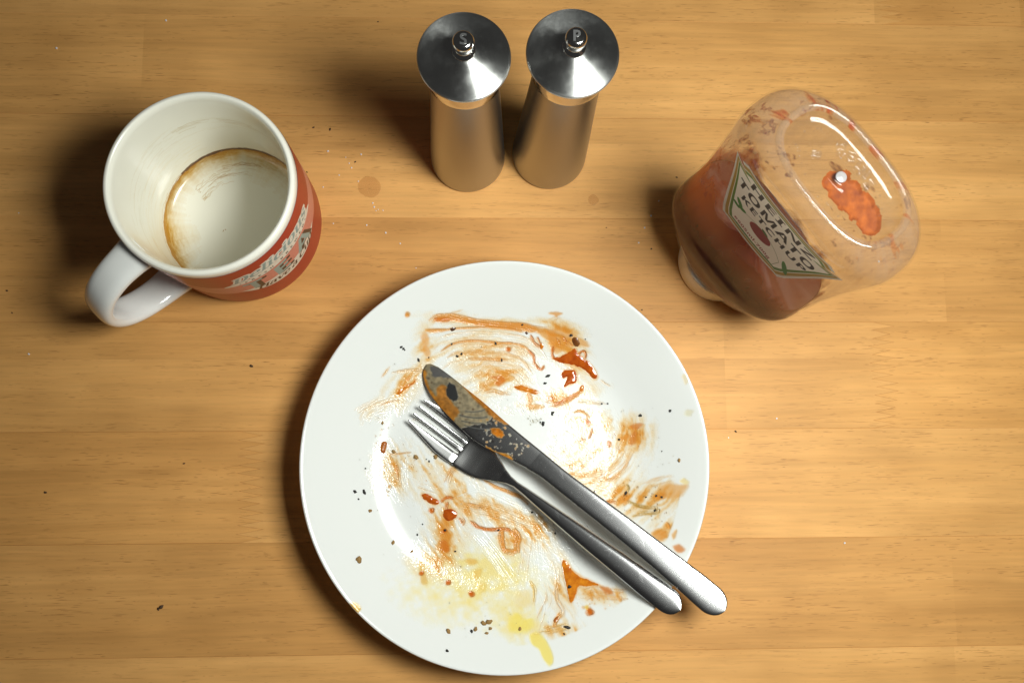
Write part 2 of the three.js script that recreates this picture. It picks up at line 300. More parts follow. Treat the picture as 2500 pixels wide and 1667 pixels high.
  patch([[1370, 1058], [1395, 1050], [1415, 1068], [1390, 1080]], DO, 0.5, { n: 4, soft: 2 });
  patch([[1370, 1005], [1388, 990], [1384, 1015], [1374, 1025]], OR, 0.45, { n: 3, soft: 2 });
  bundle([[1330, 950], [1350, 965], [1360, 985]], 8, 5, OR, 0.5, 0.2);
  bundle([[1240, 800], [1300, 780], [1380, 760]], 40, 6, TAN, 0.35, 0.1);
  // left field
  bundle([[188, 332], [230, 322], [300, 318], [340, 322]], 18, 9, TAN, 0.42, 0.25);
  bundle([[150, 350], [165, 325], [182, 298]], 8, 4, TAN, 0.5, 0.15);
  bundle([[44, 495], [70, 478], [120, 452], [175, 430]], 22, 8, PALE, 0.5, 0.15);
  bundle([[70, 560], [90, 500], [160, 470], [260, 440]], 50, 10, PALE, 0.36, 0.12);
  bundle([[130, 470], [190, 448], [260, 440]], 8, 4, OR, 0.35, 0.2);
  specks([[110, 560], [330, 480], [420, 700], [330, 800], [130, 760]], 90, OR, 0.6, 1.2, 4, 0.4);
  specks([[130, 690], [300, 670], [260, 830], [150, 850]], 150, [202, 128, 40], 0.6, 1.6, 5, 0.5);
  bundle([[215, 690], [220, 740], [230, 800]], 10, 8, OR, 0.45, 0.4);
  bundle([[425, 790], [440, 750], [470, 720]], 34, 10, OR, 0.4, 0.3);
  bundle([[180, 672], [230, 668], [290, 660]], 8, 4, OR, 0.4, 0.3);
  for (let k = 0; k < 5; k++) bundle([[238 + k * 5, 690], [240 + k * 5, 760], [246 + k * 5, 830]], 4, 2, WH, 0.8, -0.25);
  specks([[60, 420], [330, 160], [420, 230], [330, 470], [130, 640]], 60, [150, 130, 90], 0.5, 0.7, 1.8, 0.1);
  // lower half
  bundle([[400, 868], [425, 852], [456, 852]], 12, 10, DO, 0.6, 0.5, 0.1);
  bundle([[425, 870], [424, 900]], 12, 8, DO, 0.5, 0.5, 0.05);
  patch([[398, 950], [420, 940], [440, 960], [436, 1010], [438, 1070], [412, 1078], [380, 1060], [404, 1010]], OR, 0.46, { n: 6, soft: 3 });
  patch([[404, 1030], [426, 1028], [438, 1075], [414, 1072]], DO, 0.5, { n: 3, soft: 2 });
  bundle([[478, 930], [495, 952], [484, 960]], 14, 7, DO, 0.5, 0.4);
  bundle([[526, 946], [556, 972], [600, 982], [650, 982], [700, 985]], 12, 12, DO, 0.6, 0.5, 0.1);
  bundle([[650, 985], [652, 1030], [664, 1070], [716, 1076]], 22, 20, OR, 0.6, 0.5, 0.06);
  bundle([[700, 985], [722, 1010], [716, 1050], [718, 1080]], 22, 18, OR, 0.55, 0.5, 0.06);
  bundle([[480, 878], [560, 890], [660, 916], [760, 955], [820, 962]], 60, 18, TAN, 0.34, 0.18);
  bundle([[500, 878], [560, 890], [600, 905]], 14, 10, OR, 0.45, 0.35);
  bundle([[570, 770], [620, 800], [690, 828], [740, 850], [790, 900]], 20, 14, OR, 0.55, 0.3);
  bundle([[300, 790], [360, 810], [420, 830]], 40, 8, PALE, 0.4, 0.1);
  patch([[318, 1105], [334, 1100], [338, 1150], [350, 1200], [330, 1206], [318, 1150]], [214, 160, 60], 0.5, { n: 4, soft: 3 });
  patch([[505, 1108], [545, 1102], [556, 1118], [520, 1124]], [220, 164, 60], 0.5, { n: 4, soft: 2 });
  patch([[540, 1150], [572, 1145], [556, 1185], [536, 1180]], [226, 178, 74], 0.5, { n: 4, soft: 3 });
  patch([[560, 1200], [590, 1205], [580, 1240], [556, 1230]], [230, 190, 90], 0.4, { n: 4, soft: 3 });
  for (const [x, y, r] of [[435, 1197, 6], [365, 905, 8], [530, 1245, 5], [1018, 1322, 9], [325, 1160, 5], [372, 870, 5], [682, 226, 7], [420, 985, 9]]) specks([[x - r, y - r], [x + r, y - r], [x + r, y + r], [x - r, y + r]], 26, DO, 0.7, 4, 8, 0.5);
  patch([[690, 1345], [720, 1325], [750, 1350], [780, 1345], [778, 1390], [740, 1402], [690, 1395]], YE, 0.5, { n: 6, soft: 3, hgt: 0.3 });
  patch([[715, 1240], [765, 1230], [780, 1290], [745, 1300], [712, 1290]], PY, 0.3, { n: 6, soft: 4 });
  patch([[772, 1415], [800, 1405], [826, 1425], [852, 1465], [866, 1510], [852, 1532], [828, 1512], [806, 1470], [778, 1450]], YE, 0.62, { n: 5, soft: 2, hgt: 0.4 });
  bundle([[785, 1400], [850, 1392], [910, 1382], [940, 1378]], 22, 14, [214, 158, 70], 0.5, 0.3);
  bundle([[898, 1330], [880, 1350], [868, 1390]], 12, 8, OR, 0.6, 0.35, 0.1);
  bundle([[868, 1100], [885, 1180], [880, 1260], [905, 1320], [880, 1352]], 18, 10, TAN, 0.4, 0.2);
  bundle([[770, 1190], [790, 1230], [785, 1300]], 12, 8, [224, 176, 80], 0.5, 0.2);
  bundle([[760, 1020], [745, 1120], [735, 1200]], 40, 8, TAN, 0.28, 0.12);
  bundle([[800, 1400], [820, 1330], [850, 1260], [830, 1190]], 30, 6, TAN, 0.3, 0.12);
  bundle([[980, 1250], [1040, 1240], [1120, 1250], [1200, 1258]], 40, 14, OR, 0.3, 0.3);
  patch([[1062, 1218], [1090, 1222], [1112, 1245], [1085, 1246]], DO, 0.6, { n: 4, soft: 2 });
  specks([[960, 1240], [1100, 1210], [1200, 1260], [1040, 1330], [960, 1300]], 70, OR, 0.6, 1.2, 4, 0.3);
  patch([[1008, 1310], [1022, 1308], [1028, 1328], [1016, 1334]], DO, 0.8, { n: 3, soft: 1, hgt: 0.5 });
  patch([[996, 1300], [1012, 1294], [1010, 1312]], [228, 176, 50], 0.7, { n: 3, soft: 1 });
  // wiped-clean sweeps
  bundle([[545, 1000], [620, 1090], [690, 1190]], 60, 24, WH, 0.5, -0.2, 0.3);
  bundle([[790, 1000], [790, 1080], [800, 1160]], 70, 20, WH, 0.5, -0.15, 0.3);
  bundle([[470, 850], [560, 820], [680, 870], [780, 910]], 20, 10, WH, 0.5, -0.2, 0.3);
  bundle([[900, 1100], [916, 1190], [940, 1290]], 10, 10, WH, 0.8, -0.3, 0.05);
  bundle([[800, 1200], [840, 1280], [830, 1370]], 40, 10, WH, 0.5, -0.15, 0.3);
  // fine pepper everywhere food has been
  specks([[180, 180], [700, 90], [1080, 200], [1330, 480], [1420, 800], [1200, 1250], [900, 1440], [480, 1430], [120, 1060], [60, 700]], 330, [46, 38, 26], 0.8, 0.7, 2.3, 0.2);
  specks([[100, 640], [330, 900], [420, 1120], [250, 1080]], 60, [160, 140, 90], 0.5, 1, 2.6, 0.1);
  patch([[30, 1285], [60, 1282], [80, 1300], [66, 1314], [44, 1304]], [222, 160, 40], 0.75, { n: 4, soft: 2, hgt: 0.6 });
  patch([[1424, 332], [1434, 330], [1444, 362], [1436, 372]], [226, 206, 160], 0.6, { n: 3, soft: 1 });
  patch([[1440, 480], [1466, 482], [1460, 506], [1442, 504]], [214, 208, 170], 0.5, { n: 3, soft: 1 });
  specks([[245, 68], [260, 68], [260, 82], [245, 82]], 12, OR, 0.7, 4, 7, 0.4);

  for (const o of DROPS) patch(o, OR, 0.55, { n: 6, soft: 3.4, hgt: 0.2 });
  cbase.filter = 'blur(4px)'; cbase.globalAlpha = 0.9; cbase.drawImage(lay, 0, 0); cbase.filter = 'none'; cbase.globalAlpha = 0.42; cbase.drawImage(lay, 0, 0); cbase.globalAlpha = 1;
  const seg = 160, prof = [...plateTop.map(([r, y]) => [r, y])], nTop = prof.length;
  prof.push([119.2, 34.5], [120.2, 34.6], [120.7, 33.9], [120.3, 32.9], [116.5, 29.8], [107, 23.2], [96, 15.6], [84, 8.4], [74, 3.4], [70, 2.0], [69.4, 0.4], [68.4, 0.05], [66.8, 0.05], [66, 0.6], [65, 2.2], [40, 2.8], [0, 2.8]);
  const g = lathe(prof.map(([r, y]) => [r * mm, y * mm]), seg), pa = g.attributes.position, uv = g.attributes.uv, per = prof.length;
  for (let i = 0; i < pa.count; i++) (i % per) < nTop + 2 ? uv.setXY(i, pa.getX(i) / 0.25 + 0.5, 0.5 - pa.getZ(i) / 0.25) : uv.setXY(i, 0.004, 0.004);
  const mat = new THREE.MeshPhysicalMaterial({ map: tex(cc), bumpMap: tex(hc, false), bumpScale: 0.0007, roughness: 0.14, clearcoat: 0.35, clearcoatRoughness: 0.06, specularIntensity: 0.9 });
  const plate = part(numbered('dinner_plate'), g, mat, scene); plate.position.copy(PLATE);
  tag(plate, 'round white dinner plate smeared with ketchup, grease and egg yolk', 'plate');
}

// ---------------------------------------------------------------- thick sauce and crumbs on the plate
function blobGeo(poly, height, cell = 0.45, edge = 1.6, rise = () => 0) {     // a domed drop over an outline, its skirt sunk below the surface
  const xs = poly.map((p) => p[0]), ys = poly.map((p) => p[1]), x0 = Math.min(...xs) - 1, y0 = Math.min(...ys) - 1;
  const nx = Math.ceil((Math.max(...xs) + 1 - x0) / cell) + 1, ny = Math.ceil((Math.max(...ys) + 1 - y0) / cell) + 1;
  const sd = (p) => {
    let d = 1e9, r = false;
    for (let i = 0, j = poly.length - 1; i < poly.length; j = i++) {
      const a = poly[i], b = poly[j], ex = b[0] - a[0], ey = b[1] - a[1], t = Math.max(0, Math.min(1, ((p[0] - a[0]) * ex + (p[1] - a[1]) * ey) / (ex * ex + ey * ey || 1)));
      d = Math.min(d, Math.hypot(p[0] - a[0] - ex * t, p[1] - a[1] - ey * t));
      if ((a[1] > p[1]) !== (b[1] > p[1]) && p[0] < ex * (p[1] - a[1]) / (ey || 1e-9) + a[0]) r = !r;
    }
    return r ? d : -d;
  };
  const pos = [], idx = [], s = [];
  for (let j = 0; j < ny; j++) for (let i = 0; i < nx; i++) {
    const p = [x0 + i * cell, y0 + j * cell], d = sd(p) + (fbm(N2, p[0] * 0.45, p[1] * 0.45) - 0.5) * (edge > 2 ? 1.5 : 0.3); s.push(d);
    const y = d > 0 ? height * (edge > 2 ? Math.pow(Math.min(1, d / edge), 1.2) * (2.2 - 1.2 * Math.min(1, d / edge)) : Math.sqrt(Math.min(1, d / edge) * (2 - Math.min(1, d / edge)))) * (0.7 + 0.6 * N1(p[0] * 0.33, p[1] * 0.33)) : d * 0.8;
    pos.push(p[0] * mm, (y + rise(p)) * mm, p[1] * mm);
  }
  for (let j = 0; j + 1 < ny; j++) for (let i = 0; i + 1 < nx; i++) {
    const a = j * nx + i, b = a + 1, c = a + nx, d = c + 1; if (Math.max(s[a], s[b], s[c], s[d]) < -0.7) continue; idx.push(a, c, b, b, c, d);
  }
  const used = [...new Set(idx)], at = new Map(used.map((v, k) => [v, k])), g = new THREE.BufferGeometry();
  g.setAttribute('position', new THREE.Float32BufferAttribute(used.flatMap((v) => pos.slice(v * 3, v * 3 + 3)), 3)); g.setIndex(idx.map((v) => at.get(v))); g.computeVertexNormals(); return g;
}
{
  const mk = (r, g, b, o = {}) => new THREE.MeshPhysicalMaterial({ color: new THREE.Color().setRGB(r, g, b), roughness: 0.16, clearcoat: 0.5, clearcoatRoughness: 0.05, ...o });
  const red = mk(0.42, 0.075, 0.006), orange = mk(0.58, 0.17, 0.012), brown = mk(0.36, 0.10, 0.012, { roughness: 0.35 });
  const drops = [
    [DROPS[0], red, 0.7, 'long red ketchup streak near the upper right of the smears'],
    [DROPS[1], red, 0.7, 'hooked red ketchup blob below the long ketchup streak'],
    [DROPS[2], orange, 0.5, 'pointed orange sauce streak right of the knife blade'],
    [DROPS[3], orange, 0.5, 'narrow orange sauce dash left of the knife tip'],
    [DROPS[4], red, 0.8, 'oblong red sauce lump with glints left of the fork'],
    [DROPS[5], red, 1.0, 'round lumpy red sauce blob above the egg stain'],
    [DROPS[6], orange, 0.45, 'three-pointed orange sauce patch beside the fork handle'],
    [[[990, 376], [1002, 378], [1000, 398], [986, 404], [980, 390]], orange, 0.7, 'small orange sauce bead below the hooked ketchup blob'],
    [[[816, 196], [830, 200], [832, 218], [820, 222], [812, 210]], orange, 0.6, 'small orange sauce bead under the swept orange band'],
    [[[864, 1356], [872, 1342], [890, 1336], [884, 1356], [872, 1364]], brown, 0.8, 'small brown sauce bead near the plate bottom'],
    [[[146, 640], [160, 616], [178, 622], [176, 648], [164, 668], [148, 660]], brown, 0.9, 'oval orange-brown food skin on the left of the plate'],
    [[[952, 178], [964, 168], [982, 178], [988, 198], [976, 212], [958, 204], [950, 190]], mk(0.16, 0.05, 0.008, { roughness: 0.4 }), 1.0, 'large dark brown crumb soaked in sauce by the ketchup streak'],
    [[[430, 138], [444, 128], [462, 132], [456, 144], [438, 148]], mk(0.07, 0.022, 0.006, { roughness: 0.4 }), 1.0, 'dark brown seed-like crumb at the start of the swept band'],
    [[[748, 150], [760, 146], [768, 154], [758, 162]], mk(0.08, 0.03, 0.008, { roughness: 0.4 }), 0.9, 'dark brown crumb at the end of the swept band'],
  ];
  for (const [outline, m, h, label] of drops) {
    const poly = smooth(outline.map(P), 5, true), c = [poly.reduce((s, p) => s + p[0], 0) / poly.length, poly.reduce((s, p) => s + p[1], 0) / poly.length];
    const g = blobGeo(poly.map((p) => [p[0] - c[0], p[1] - c[1]]), h * 0.8, 0.35, 2.4, (p) => plateH(Math.hypot(p[0] + c[0], p[1] + c[1])) - plateH(Math.hypot(...c)));
    { const q = g.attributes.position, cl = []; for (let i = 0; i < q.count; i++) { const f = fbm(N3, q.getX(i) * 420 + c[0], q.getZ(i) * 420 + c[1]); cl.push(0.72 + 0.6 * f, 0.5 + 1.1 * f, 0.6 + 0.8 * f); } g.setAttribute('color', new THREE.Float32BufferAttribute(cl, 3)); m.vertexColors = true; }
    const o = solo('sauce_blob', g, m, label, 'sauce'); o.position.set(PLATE.x + c[0] * mm, plateH(Math.hypot(...c)) * mm - 0.00005, PLATE.z + c[1] * mm);
  }
  const lump = (s) => { const g = mergeVertices(new THREE.IcosahedronGeometry(1, 1).deleteAttribute('normal').deleteAttribute('uv')), p = g.attributes.position; for (let i = 0; i < p.count; i++) { const k = 0.6 + 0.8 * N1(p.getX(i) * 2 + s, p.getY(i) * 2 + p.getZ(i) * 3); p.setXYZ(i, p.getX(i) * k, p.getY(i) * k, p.getZ(i) * k); } g.computeVertexNormals(); return g; };
  const lumps = [lump(1), lump(7), lump(19), lump(33)];
  const burnt = new THREE.MeshStandardMaterial({ color: new THREE.Color().setRGB(0.012, 0.010, 0.008), roughness: 0.6 });
  const toast = new THREE.MeshStandardMaterial({ color: new THREE.Color().setRGB(0.30, 0.17, 0.05), roughness: 0.7 });
  const crumb = (p, r, m, label, cat, group, st = 1, turn = rr(0, 3)) => {
    const o = solo('crumb', lumps[Math.floor(rnd() * 4)], m, label, cat, group), [x, z] = P(p);
    o.position.set(PLATE.x + x * mm, plateH(Math.hypot(x, z)) * mm + r * 0.4 * mm, PLATE.z + z * mm); o.scale.set(r * st * mm, r * 0.7 * mm, r * mm); o.rotation.y = turn;
  };
  for (const [x, y, r, st] of [[228, 217, 0.8, 1.2], [238, 224, 0.8, 1], [243, 230, 0.5, 1], [302, 272, 0.8, 1.8], [345, 262, 0.5, 1], [441, 203, 0.6, 1.2], [465, 256, 0.9, 1], [483, 246, 0.8, 1], [653, 272, 0.6, 1.7], [627, 200, 0.7, 1.6],
    [849, 338, 0.9, 1.7], [836, 370, 0.8, 1.4], [866, 499, 0.9, 1.5], [872, 494, 0.6, 1], [828, 541, 1.0, 1.6], [815, 536, 0.6, 1], [1240, 505, 1.0, 1], [1371, 485, 0.8, 1.2], [1076, 456, 0.6, 1], [1101, 456, 0.6, 1],
    [47, 826, 1.0, 1.3], [85, 826, 1.0, 1.8], [62, 857, 0.6, 1], [88, 731, 0.5, 1.5], [433, 1476, 0.8, 1.3], [927, 1384, 1.0, 2.2], [532, 1396, 0.9, 1.2], [912, 1411, 0.5, 1.4], [950, 162, 1.0, 1.1], [463, 1071, 0.6, 1.2],
    [420, 985, 0.8, 1], [933, 1218, 1.1, 1.2], [1040, 905 - 80, 0.6, 1], [1172, 832, 0.8, 1.6], [1147, 608, 0.8, 1], [1010, 178, 0.4, 1], [740, 118, 0.6, 1.2], [328, 960, 0.5, 1], [307, 1003, 0.6, 1.2], [780, 912, 0.7, 1], [875, 998, 0.6, 1],
    [1302, 845, 0.7, 1], [1326, 850, 0.7, 1], [1258, 850, 0.5, 1], [1296, 905, 0.7, 1.3], [1330, 657, 0.4, 1], [352, 700, 0.6, 1.2], [340, 692, 0.4, 1], [641, 985, 0.7, 1]]) crumb([x, y], r * 0.92, burnt, 'tiny burnt black crumb scattered on the smeared plate', 'crumb', 'burnt crumbs on the plate', st);
  for (const [x, y, r] of [[68, 1107, 1.6], [438, 1396, 1.2], [580, 1362, 1.3], [603, 1358, 1.5], [594, 1404, 0.8], [548, 1388, 1.1], [608, 1386, 0.9], [378, 682, 1.1], [298, 684, 1.2], [730, 1388, 0.9], [1405, 695, 0.8], [286, 1070, 0.8], [112, 905, 0.9], [208, 1035, 1.0], [205, 660, 1.0], [156, 540, 0.8]]) crumb([x, y], r, toast, 'small tan toast crumb on the smeared plate', 'crumb', 'toast crumbs on the plate', 1.3);
  // specks on the wood
  const dark = new THREE.MeshStandardMaterial({ color: new THREE.Color().setRGB(0.07, 0.036, 0.014), roughness: 0.7 });
  for (const [x, z, r] of [[-142.7, -52.3, 1.2], [-192.2, 93.8, 1.6], [-194, 95, 0.9], [-107.4, -207.9, 0.8], [-96.7, -206.8, 0.9], [-66.6, -281.1, 0.6], [-265, 25, 1.0], [-182, 8, 0.7], [-80, -185, 0.7], [-111, -178, 0.6], [130, -176, 0.7], [105, -88, 0.6], [163, -10, 0.8], [-296, -100, 0.8], [-292, -86, 0.6], [214, -96, 0.7], [83, -142, 0.5], [112, -128, 0.7]]) {
    const o = solo('crumb', lumps[Math.floor(rnd() * 4)], dark, 'tiny dark crumb lying on the bare wood', 'crumb', 'dark crumbs on the table'); o.position.set(x * mm, r * 0.4 * mm, z * mm); o.scale.set(r * 0.95 * mm, r * 0.4 * mm, r * 0.65 * mm); o.rotation.y = rr(0, 3);
  }
  const salt = new THREE.MeshPhysicalMaterial({ color: 0xffffff, roughness: 0.25, transmission: 0.35 }), cube = new RoundedBoxGeometry(1, 1, 1, 1, 0.18);
  const grains = [[-67, -155], [-66, -152.6], [-64.6, -153.4], [-62, -152.8], [-68.4, -157.6], [-84, -184], [-82.6, -181], [-86, -188], [-90, -176], [-78, -172], [-76, -190], [-93, -144], [-72, -143], [-60, -138], [-50, -131], [-100, -168], [-40, -115], [-98, -192], [112, -150], [108, -142], [104, -132], [118, -160], [240, -190], [262, -120], [-280, -60], [-274, -260], [-205, -280], [158, -6], [190, -18], [230, 60], [-292, -150]];
  grains.forEach(([x, z]) => { const o = solo('salt_grain', cube, salt, 'tiny white salt grain spilled on the wood', 'salt', 'salt grains on the table'), s = rr(0.5, 1.0); o.position.set((x + rr(-0.5, 0.5)) * mm, s * 0.45 * mm, z * mm); o.scale.set(s * 1.2 * mm, s * mm * 0.9, s * mm); o.rotation.set(0, rr(0, 3), 0); });
  // dried tea drops
  const drop = (x, z, r, label) => {
    const out = []; for (let i = 0; i < 26; i++) { const a = i / 26 * Math.PI * 2, k = r * (0.78 + 0.42 * fbm(N1, Math.cos(a) * 1.8 + x, Math.sin(a) * 1.8 + z)); out.push([Math.cos(a) * k, Math.sin(a) * k]); }
    const o = solo('dried_drop', blobGeo(out, 0.07, 0.5, 0.5), new THREE.MeshPhysicalMaterial({ color: new THREE.Color().setRGB(0.50, 0.19, 0.035), roughness: 0.35, transparent: true, opacity: 0.17 }), label, 'stain'); o.position.set(x * mm, 0.00002, z * mm);
  };
  drop(-70.8, -168.7, 7.0, 'larger round dried tea drop on the wood between mug and mills'); drop(74.8, -160.5, 3.7, 'smaller dried tea drop on the wood right of the mills');
}

// ---------------------------------------------------------------- knife and fork
const scratched = (() => {
  const [cc, c] = canvas(512, 512); c.fillStyle = 'rgb(48,48,48)'; c.fillRect(0, 0, 512, 512);
  for (let k = 0; k < 420; k++) { const x = rnd() * 512, y = rnd() * 512, a = rr(0, 6.3), l = rr(3, 40); c.strokeStyle = `rgba(${rnd() < 0.7 ? '110,110,110' : '34,34,34'},${rr(0.1, 0.5)})`; c.lineWidth = rr(0.5, 1.2); c.beginPath(); c.moveTo(x, y); c.lineTo(x + Math.cos(a) * l, y + Math.sin(a) * l); c.stroke(); }
  for (let k = 0; k < 260; k++) { c.fillStyle = `rgba(120,120,120,${rr(0.1, 0.5)})`; c.fillRect(rnd() * 512, rnd() * 512, rr(1, 2.5), rr(1, 2.5)); }
  const t = tex(cc, false); t.wrapS = t.wrapT = THREE.RepeatWrapping; return t;
})();
const steel = new THREE.MeshPhysicalMaterial({ color: new THREE.Color().setRGB(0.50, 0.50, 0.50), metalness: 1, roughness: 1, roughnessMap: scratched });
function section(s, top, n0, n1, th, crown = 1, K = 20, uvOf) {   // cross-section of a bar: n0..n1 across (local z = -n), thickness th, top at height top
  const mid = (n0 + n1) / 2, hw = (n1 - n0) / 2, ring = [];
  for (let k = 0; k < K; k++) {
    const t = k / K * Math.PI * 2, ct = Math.cos(t), st = Math.sin(t), x = Math.sign(ct) * Math.pow(Math.abs(ct), 0.72), y = Math.sign(st) * Math.pow(Math.abs(st), crown);
    const n = mid + hw * x, yy = top - th / 2 + th / 2 * y, u = uvOf ? uvOf(s, n) : [s / 60, n / 60]; ring.push([s * mm, yy * mm, -n * mm, u[0], u[1]]);
  }
  return ring;
}
{
  const len = 225, line = (s) => 10.5 + 33.5 * s / len;
  const Z = 225 / 227.9, up = [[0, 1.2], [1.5, 3.0], [7, 4.5], [17, 5.0], [43, 5.4], [59, 4.8], [71, 4.8], [96, 5.0], [109, 5.0], [127, 6.0], [151, 7.4], [172, 8.2], [197, 9.2], [211, 9.9], [218, 9.5], [222, 8.2], [225, 6.2], [226.8, 4.2], [227.9, 1.6]].map(([a, b]) => [a > 80 ? a * Z : a, b]);
  const lo = [[0, 0.6], [0.4, -1.9], [1.8, -4.9], [6.7, -8.7], [12.8, -11.6], [21, -13.6], [31, -14.8], [41, -15.8], [51, -16.4], [60, -15.2], [68, -13.1], [76, -11], [98, -7.2], [120, -6.8], [141, -6.3], [161, -5.9], [182, -5.9], [200, -6.6], [214, -7.2], [219, -6.9], [222.4, -5.6], [225, -3.6], [226.8, -1.4], [227.9, 1.2]].map(([a, b]) => [a > 80 ? a * Z : a, b]);
  const uvB = (s, n) => [s / 96, (n + 18) / 26];
  const W = 1024, H = 278, [cc, c] = canvas(W, H), [oc, o] = canvas(W, H);
  c.fillStyle = 'rgb(186,186,186)'; c.fillRect(0, 0, W, H); o.fillStyle = 'rgb(0,56,255)'; o.fillRect(0, 0, W, H);
  const at = (s, n) => [s / 96 * W, H - (n + 18) / 26 * H];
  const cover = (pts, col, a, rough, metal) => {
    const poly = smooth(pts.map((p) => at(...p)), 8, true).map((p) => [p[0] + (fbm(N1, p[0] / 14, p[1] / 14) - 0.5) * 26, p[1] + (fbm(N2, p[0] / 14, p[1] / 14) - 0.5) * 26]);
    for (const [cx, st] of [[c, `rgba(${col},${a})`], [o, `rgba(0,${rough},${metal},1)`]]) { cx.fillStyle = st; cx.beginPath(); poly.forEach((p, i) => (i ? cx.lineTo(...p) : cx.moveTo(...p))); cx.closePath(); cx.fill(); }
  };
  cover([[-2, 0], [6, 8], [20, 8], [36, 8], [48, 8], [52, 0], [46, -10], [36, -20], [14, -20], [2, -12]], '134,122,96', 1, 120, 110);     // greyish grease
  for (let k = 0; k < 1800; k++) { const [x, y] = at(rr(0, 52), rr(-17, 6)); c.fillStyle = rnd() < 0.5 ? 'rgba(96,88,70,0.5)' : 'rgba(160,140,104,0.45)'; c.beginPath(); c.ellipse(x, y, rr(1, 5), rr(1, 3), rr(0, 3), 0, 6.3); c.fill(); }
  cover([[0.5, -3], [3, -2.6], [6, -6], [14, -9.6], [24, -11], [34, -12], [36, -20], [16, -20], [4, -14]], '168,104,28', 0.85, 70, 20);   // brown edge
  cover([[15, -3], [19, -1.6], [22, -5], [29, -7], [35, -9], [34, -14], [25, -13.6], [18, -11]], '160,104,40', 0.92, 70, 40);               // orange band
  cover([[24, 6], [32, 4], [44, 2.6], [58, 2.0], [64, 6], [48, 7], [32, 8]], '160,98,30', 0.9, 60, 40);                                    // orange along the spine
  cover([[18, 1.0], [24, 1.4], [28, -1.4], [29, -5], [24, -6], [20, -3.6]], '120,122,122', 1, 74, 255);                                       // bare patch
  cover([[2, 2], [10, 5], [20, 6], [12, 1], [8, -2]], '130,130,130', 0.9, 100, 230);
  for (const [s0, n0, s1, n1, w] of [[36, -10, 50, 0, 7], [39, -12, 54, -1, 6], [42, -13, 56, -4, 5], [37, -6, 46, 3, 6]]) { const a = at(s0, n0), b = at(s1, n1); for (const [cx, st] of [[c, 'rgb(112,114,112)'], [o, 'rgb(0,90,240)']]) { cx.strokeStyle = st; cx.lineWidth = w; cx.beginPath(); cx.moveTo(...a); cx.quadraticCurveTo((a[0] + b[0]) / 2 + 18, (a[1] + b[1]) / 2 + 14, ...b); cx.stroke(); } }
  cover([[56, -3], [60, -1], [65, -1.6], [64, -4.4], [58, -5]], '176,102,22', 1, 60, 10);
  cover([[60, -14], [66, -13], [74, -9.6], [78, -9], [76, -13], [66, -17]], '180,116,36', 1, 60, 10);
  for (let k = 0; k < 70; k++) { const s = rr(48, 80), n = rr(-12, 3), q = rr(0.15, 0.7); cover([[s, n], [s + q, n + q], [s + 2 * q, n], [s + q, n - q]], rnd() < 0.4 ? '180,112,30' : '150,136,100', 0.8, 110, 60); }
  for (let k = 0; k < 26; k++) { const [x, y] = at(rr(3, 62), rr(-13, 4)); c.fillStyle = 'rgb(40,18,8)'; c.beginPath(); c.arc(x, y, rr(2, 5), 0, 6.3); c.fill(); }
  { const im = c.getImageData(0, 0, W, H), ro = o.getImageData(0, 0, W, H); for (let y = 0; y < H; y++) for (let x = 0; x < W; x++) { const i = (y * W + x) * 4; if (ro.data[i + 2] > 150) continue; const k = 0.52 + 1.0 * (0.6 * fbm(N2, x / 20, y / 14) + 0.4 * N3(x / 4, y / 4)); for (let e = 0; e < 3; e++) im.data[i + e] = Math.min(255, im.data[i + e] * k); } c.putImageData(im, 0, 0); }
  { const [t, tc] = canvas(W, H); tc.filter = 'blur(4px)'; tc.drawImage(cc, 0, 0); c.drawImage(t, 0, 0); const [t2, tc2] = canvas(W, H); tc2.filter = 'blur(2px)'; tc2.drawImage(oc, 0, 0); o.drawImage(t2, 0, 0); }
  const smearMat = new THREE.MeshPhysicalMaterial({ map: tex(cc), roughnessMap: tex(oc, false), metalness: 1, roughness: 1 }); smearMat.metalnessMap = smearMat.roughnessMap;
  const knife = thing('table_knife', 'steel table knife with food-smeared blade lying across the plate', 'knife', [-0.0330, 0, -0.0512], -40.02 * Math.PI / 180);
  const rings = [], hs = [];
  const th = (s) => interp([[0, 1.2], [60, 1.9], [88, 2.6], [104, 3.4], [140, 4.0], [200, 4.2], [218, 3.8], [222, 3.0], [225, 2.0]], s)[0];
  for (const s of [0, 0.25, 0.7, 1.3, 2.4, 4, 6.7, 10, 14, 18, 23, 29, 35, 41, 47, 52, 56, 60, 64, 68, 72, 76, 82, 88]) rings.push(section(s, line(s), interp(lo, s)[0], interp(up, s)[0], th(s), 0.5, 20, uvB));
  const stops = [88, 93, 98, 104, 112, 120, 130, 140, 152, 164, 176, 188, 198, 206, 212, 215]; for (let k = 1; k <= 14; k++) stops.push(215 + 10 * Math.sin(k / 14 * Math.PI / 2));
  for (const s of stops) { const e = s > 215 ? Math.pow(Math.max(0, 1 - Math.pow((s - 215) / 10, 2)), 0.5) : 1, a = interp(lo, Math.min(s, 211))[0], b = interp(up, Math.min(s, 211))[0], m = (a + b) / 2, w = Math.max(0.15, (b - a) / 2 * e); hs.push(section(s, line(s), s > 212 ? m - w : interp(lo, s)[0], s > 212 ? m + w : interp(up, s)[0], th(s), 0.36, 36)); }
  part('blade', loft(rings, { capStart: true }), smearMat, knife); part('handle', loft(hs, { capEnd: true }), steel, knife);
}
